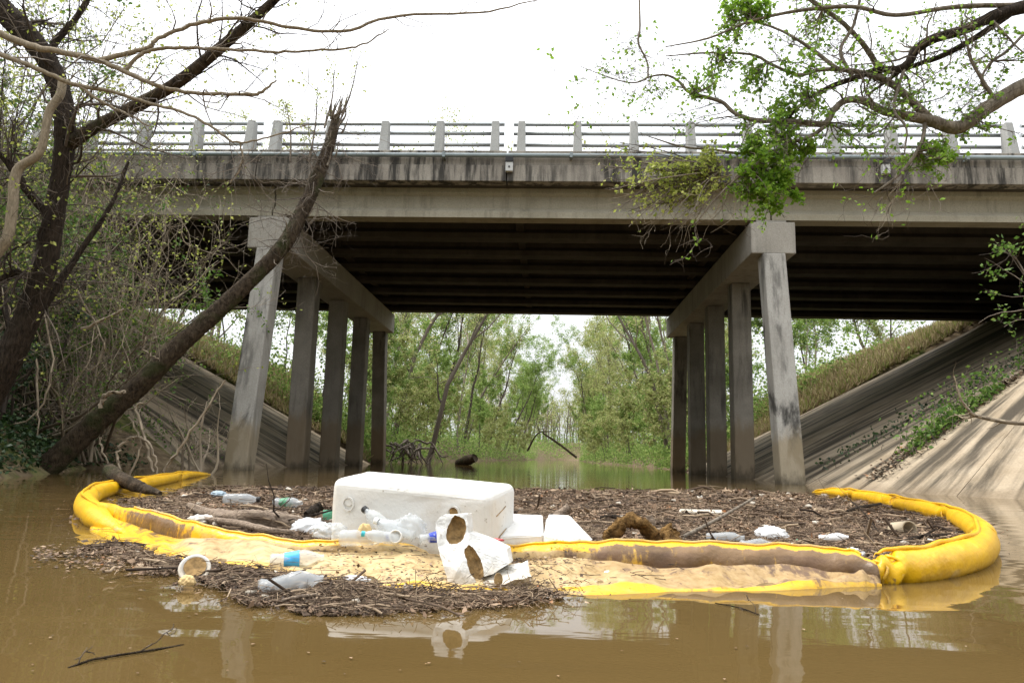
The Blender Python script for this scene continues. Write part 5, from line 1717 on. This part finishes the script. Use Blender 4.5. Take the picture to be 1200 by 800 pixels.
log_thing('driftwood_branch', 'dark thin twig curved beside the foam block', pxz([(352, 606, .06), (372, 602, .07), (390, 597, .07)]), [.006, .007, .005], 'bark_dark', n=6)
log_thing('driftwood_arch', 'brown gnarled root arched up out of the debris', [aty(717, 645, 3.55), aty(718, 628, 3.5), aty(729, 613, 3.48), aty(744, 610, 3.5), aty(758, 618, 3.52), aty(766, 633, 3.55), aty(770, 648, 3.6)], [.036, .032, .03, .032, .03, .03, .034], 'drift', 'driftwood', 14, .2, per=9)
log_thing('driftwood_stump', 'jagged brown stump beside the arched root', [aty(788, 648, 3.6), aty(787, 632, 3.58), aty(783, 622, 3.6), aty(786, 613, 3.62)], [.055, .05, .03, .008], 'drift', 'driftwood', 14, .22, per=9)
log_thing('driftwood_stump', 'short knob of wood behind the arched root', [aty(760, 622, 4.0), aty(762, 612, 4.0), aty(761, 604, 4.0)], [.03, .028, .018], 'drift_pale', 'driftwood', 10, .1)
log_thing('wooden_stick', 'straight grey pole sticking up from the stump to the right', [aty(800, 629, 3.75), aty(842, 607, 4.3), aty(884, 583, 5.0)], [.010, .009, .008], 'bark_grey', 'stick', 7, .03)
log_thing('wooden_stick', 'thick sawn stick end behind the foam wedge', [aty(650, 606, 4.0), aty(660, 600, 4.0), aty(668, 594, 4.0)], [.024, .026, .026], 'drift_pale', 'stick', 10)
log_thing('wooden_stick', 'long thin dark twig bending down into the water at front left', [onz(236, 681, .02), aty(255, 688, 2.52), aty(272, 702, 2.4), onz(288, 728, -.01)], [.003, .004, .004, .003], 'bark_dark', 'stick', 6, .03)
log_thing('wooden_stick', 'thin dark twig stuck upright in the debris near the right boom', [onz(1034, 628, .01), aty(1012, 600, 5.2), aty(996, 585, 5.5)], [.005, .005, .003], 'bark_dark', 'stick', 5)
log_thing('wooden_stick', 'dark stick lying near the pipe stub', pxz([(1055, 634, .03), (1080, 628, .03), (1096, 620, .06)]), [.008, .008, .004], 'bark_dark', 'stick', 6, twigs=4)
log_thing('wooden_stick', 'short black log inside the bend of the right boom', pxz([(1082, 629, .03), (1100, 628, .03), (1114, 627, .03)]), [.015, .016, .014], 'bark_dark', 'stick', 8)
log_thing('wooden_stick', 'dark branch lying behind the upright twig at right', pxz([(990, 599, .03), (1010, 594, .04), (1032, 590, .04)]), [.012, .016, .014], 'bark_dark', 'stick', 6, twigs=4)
log_thing('wooden_stick', 'dark stick lying across the debris behind the arched root', pxz([(703, 606, .03), (720, 605, .04), (738, 611, .03)]), [.012, .014, .01], 'bark_dark', 'stick', 7, twigs=5)
log_thing('wooden_stick', 'light stick lying before the boom below the foam block', pxz([(330, 703, .02), (350, 699, .025), (372, 696, .02)]), [.004, .006, .004], 'drift_pale', 'stick', 6)
log_thing('wooden_stick', 'faint twig floating on the open water at lower left', pxz([(80, 782, .0), (110, 772, .004), (165, 763, .004), (215, 755, 0.)]), [.002, .0025, .0025, .002], 'bark_log', 'stick', 5, twigs=5)
log_thing('wooden_stick', 'thin twig lying on the water near the centre front', pxz([(838, 706, .004), (868, 712, .004), (890, 720, .004)]), [.0015, .002, .0015], 'bark_dark', 'stick', 5, twigs=3)
# heap of litter around the foot of the chunk and wood behind
A = Acc()
for (cx, cy, n_) in ((620, 690, 90), (625, 660, 120), (690, 618, 60), (500, 690, 60), (420, 690, 60), (600, 655, 60)):
    for k in range(n_):
        c = onz(cx + rng.normal(0, 22), cy + rng.normal(0, 6), .03)
        dd = unit(rng.standard_normal(3) * np.array([1, 1, .4])) * rng.uniform(.01, .04)
        A.tubes(np.array([[c - dd, c + rng.standard_normal(3) * .006, c + dd]]), np.full((1, 3), rng.uniform(.0006, .0014)), 4)
tag(A.build('twig_heaps', M['sticks']), 'heaps of short dark twigs piled around the white foam pieces', 'twigs', None, 'stuff')


# crumbs of foam and mid-size sticks through the raft
pts = sample(150)
C = np.stack([pts[:, 0], pts[:, 1], hump(pts[:, 0], pts[:, 1]) + .008], -1)
A = Acc(); V, F = leaves(C, .001, 1.)
s_ = (.003 + .0022 * C[:, 1:2]) * rng.uniform(.4, 1.5, (len(C), 1))
o8 = np.array([(x, y, z) for z in (-1, 1) for x, y in ((-1, -1), (1, -1), (1, 1), (-1, 1))], float)
V = (C[:, None, :] + (o8[None] * np.array([1, 1, .5]) + rng.standard_normal((len(C), 8, 3)) * .35) * s_[:, None, :]).reshape(-1, 3)
F8 = np.array([(3, 2, 1, 0), (4, 5, 6, 7), (0, 1, 5, 4), (1, 2, 6, 5), (2, 3, 7, 6), (3, 0, 4, 7)])
F = (F8[None] + 8 * np.arange(len(C))[:, None, None]).reshape(-1, 4)
A.add(V, F)
tag(A.build('foam_crumbs', M['foam']), 'small white foam crumbs scattered through the debris', 'foam crumbs', None, 'stuff')
pts = sample(520); K = len(pts)
C = np.stack([pts[:, 0], pts[:, 1], hump(pts[:, 0], pts[:, 1]) + .012], -1)
d = unit(rng.standard_normal((K, 3)) * np.array([1, .8, .1])); L = (.012 + .016 * C[:, 1:2]) * rng.uniform(.5, 2., (K, 1))
P = np.stack([C - d * L, C - d * L * .3 + rng.standard_normal((K, 3)) * L * .08, C + d * L * .4 + rng.standard_normal((K, 3)) * L * .08, C + d * L], 1)
A = Acc(); A.tubes(P, (.0006 + .0011 * C[:, 1:2]) * rng.uniform(.5, 1.7, (K, 1)) * np.array([[1, 1, .9, .5]]), 5)
tag(A.build('driftwood_pieces', M['sticks']), 'broken sticks lying about on top of the debris raft', 'sticks', None, 'stuff')
# unseen trees behind the viewer, added to block low sky light under the bridge
n = 90
yy = rng.uniform(-48, -9, n); xx = np.where(rng.random(n) < .5, -rng.uniform(9, 34, n), rng.uniform(12, 38, n))
back = yy < -34; xx = np.where(back, rng.uniform(-30, 32, n), xx)
zz = np.maximum(terrain(xx, yy), -.5); hh = rng.uniform(8, 13, n)
P = np.stack([np.stack([xx + .5 * rng.standard_normal(n) * q_, yy + .4 * rng.standard_normal(n) * q_, zz + hh * q_], -1) for q_ in np.linspace(0, 1, 6)], 1)
R = np.linspace(.16, .03, 6)[None] * np.ones((n, 1))
A = Acc(); A.tubes(P, R, 5)
b1, q1 = spawn(P, R, 9, 2.8, .08, 1, .9, (0, 0, .25), 5, .2); A.tubes(b1, q1, 3)
b2, q2 = spawn(b1, q1, 4, 1.3, .2, 1, .9, (0, 0, .1), 4, .3, rmin=.015); A.tubes(b2, q2, 3)
tag(A.build('added_upstream_wood', M['twig_grey']), 'bare stems of unseen woods added upstream to dim the bridge underside', 'woods', None, 'stuff')
V, F = leaves(on_paths(b2, 52000, .1, 1, .25), .34); A = Acc(); A.add(V, F)
tag(A.build('added_upstream_foliage', M['leaf_far2']), 'green foliage of unseen woods added upstream to dim the bridge underside', 'foliage', None, 'stuff')
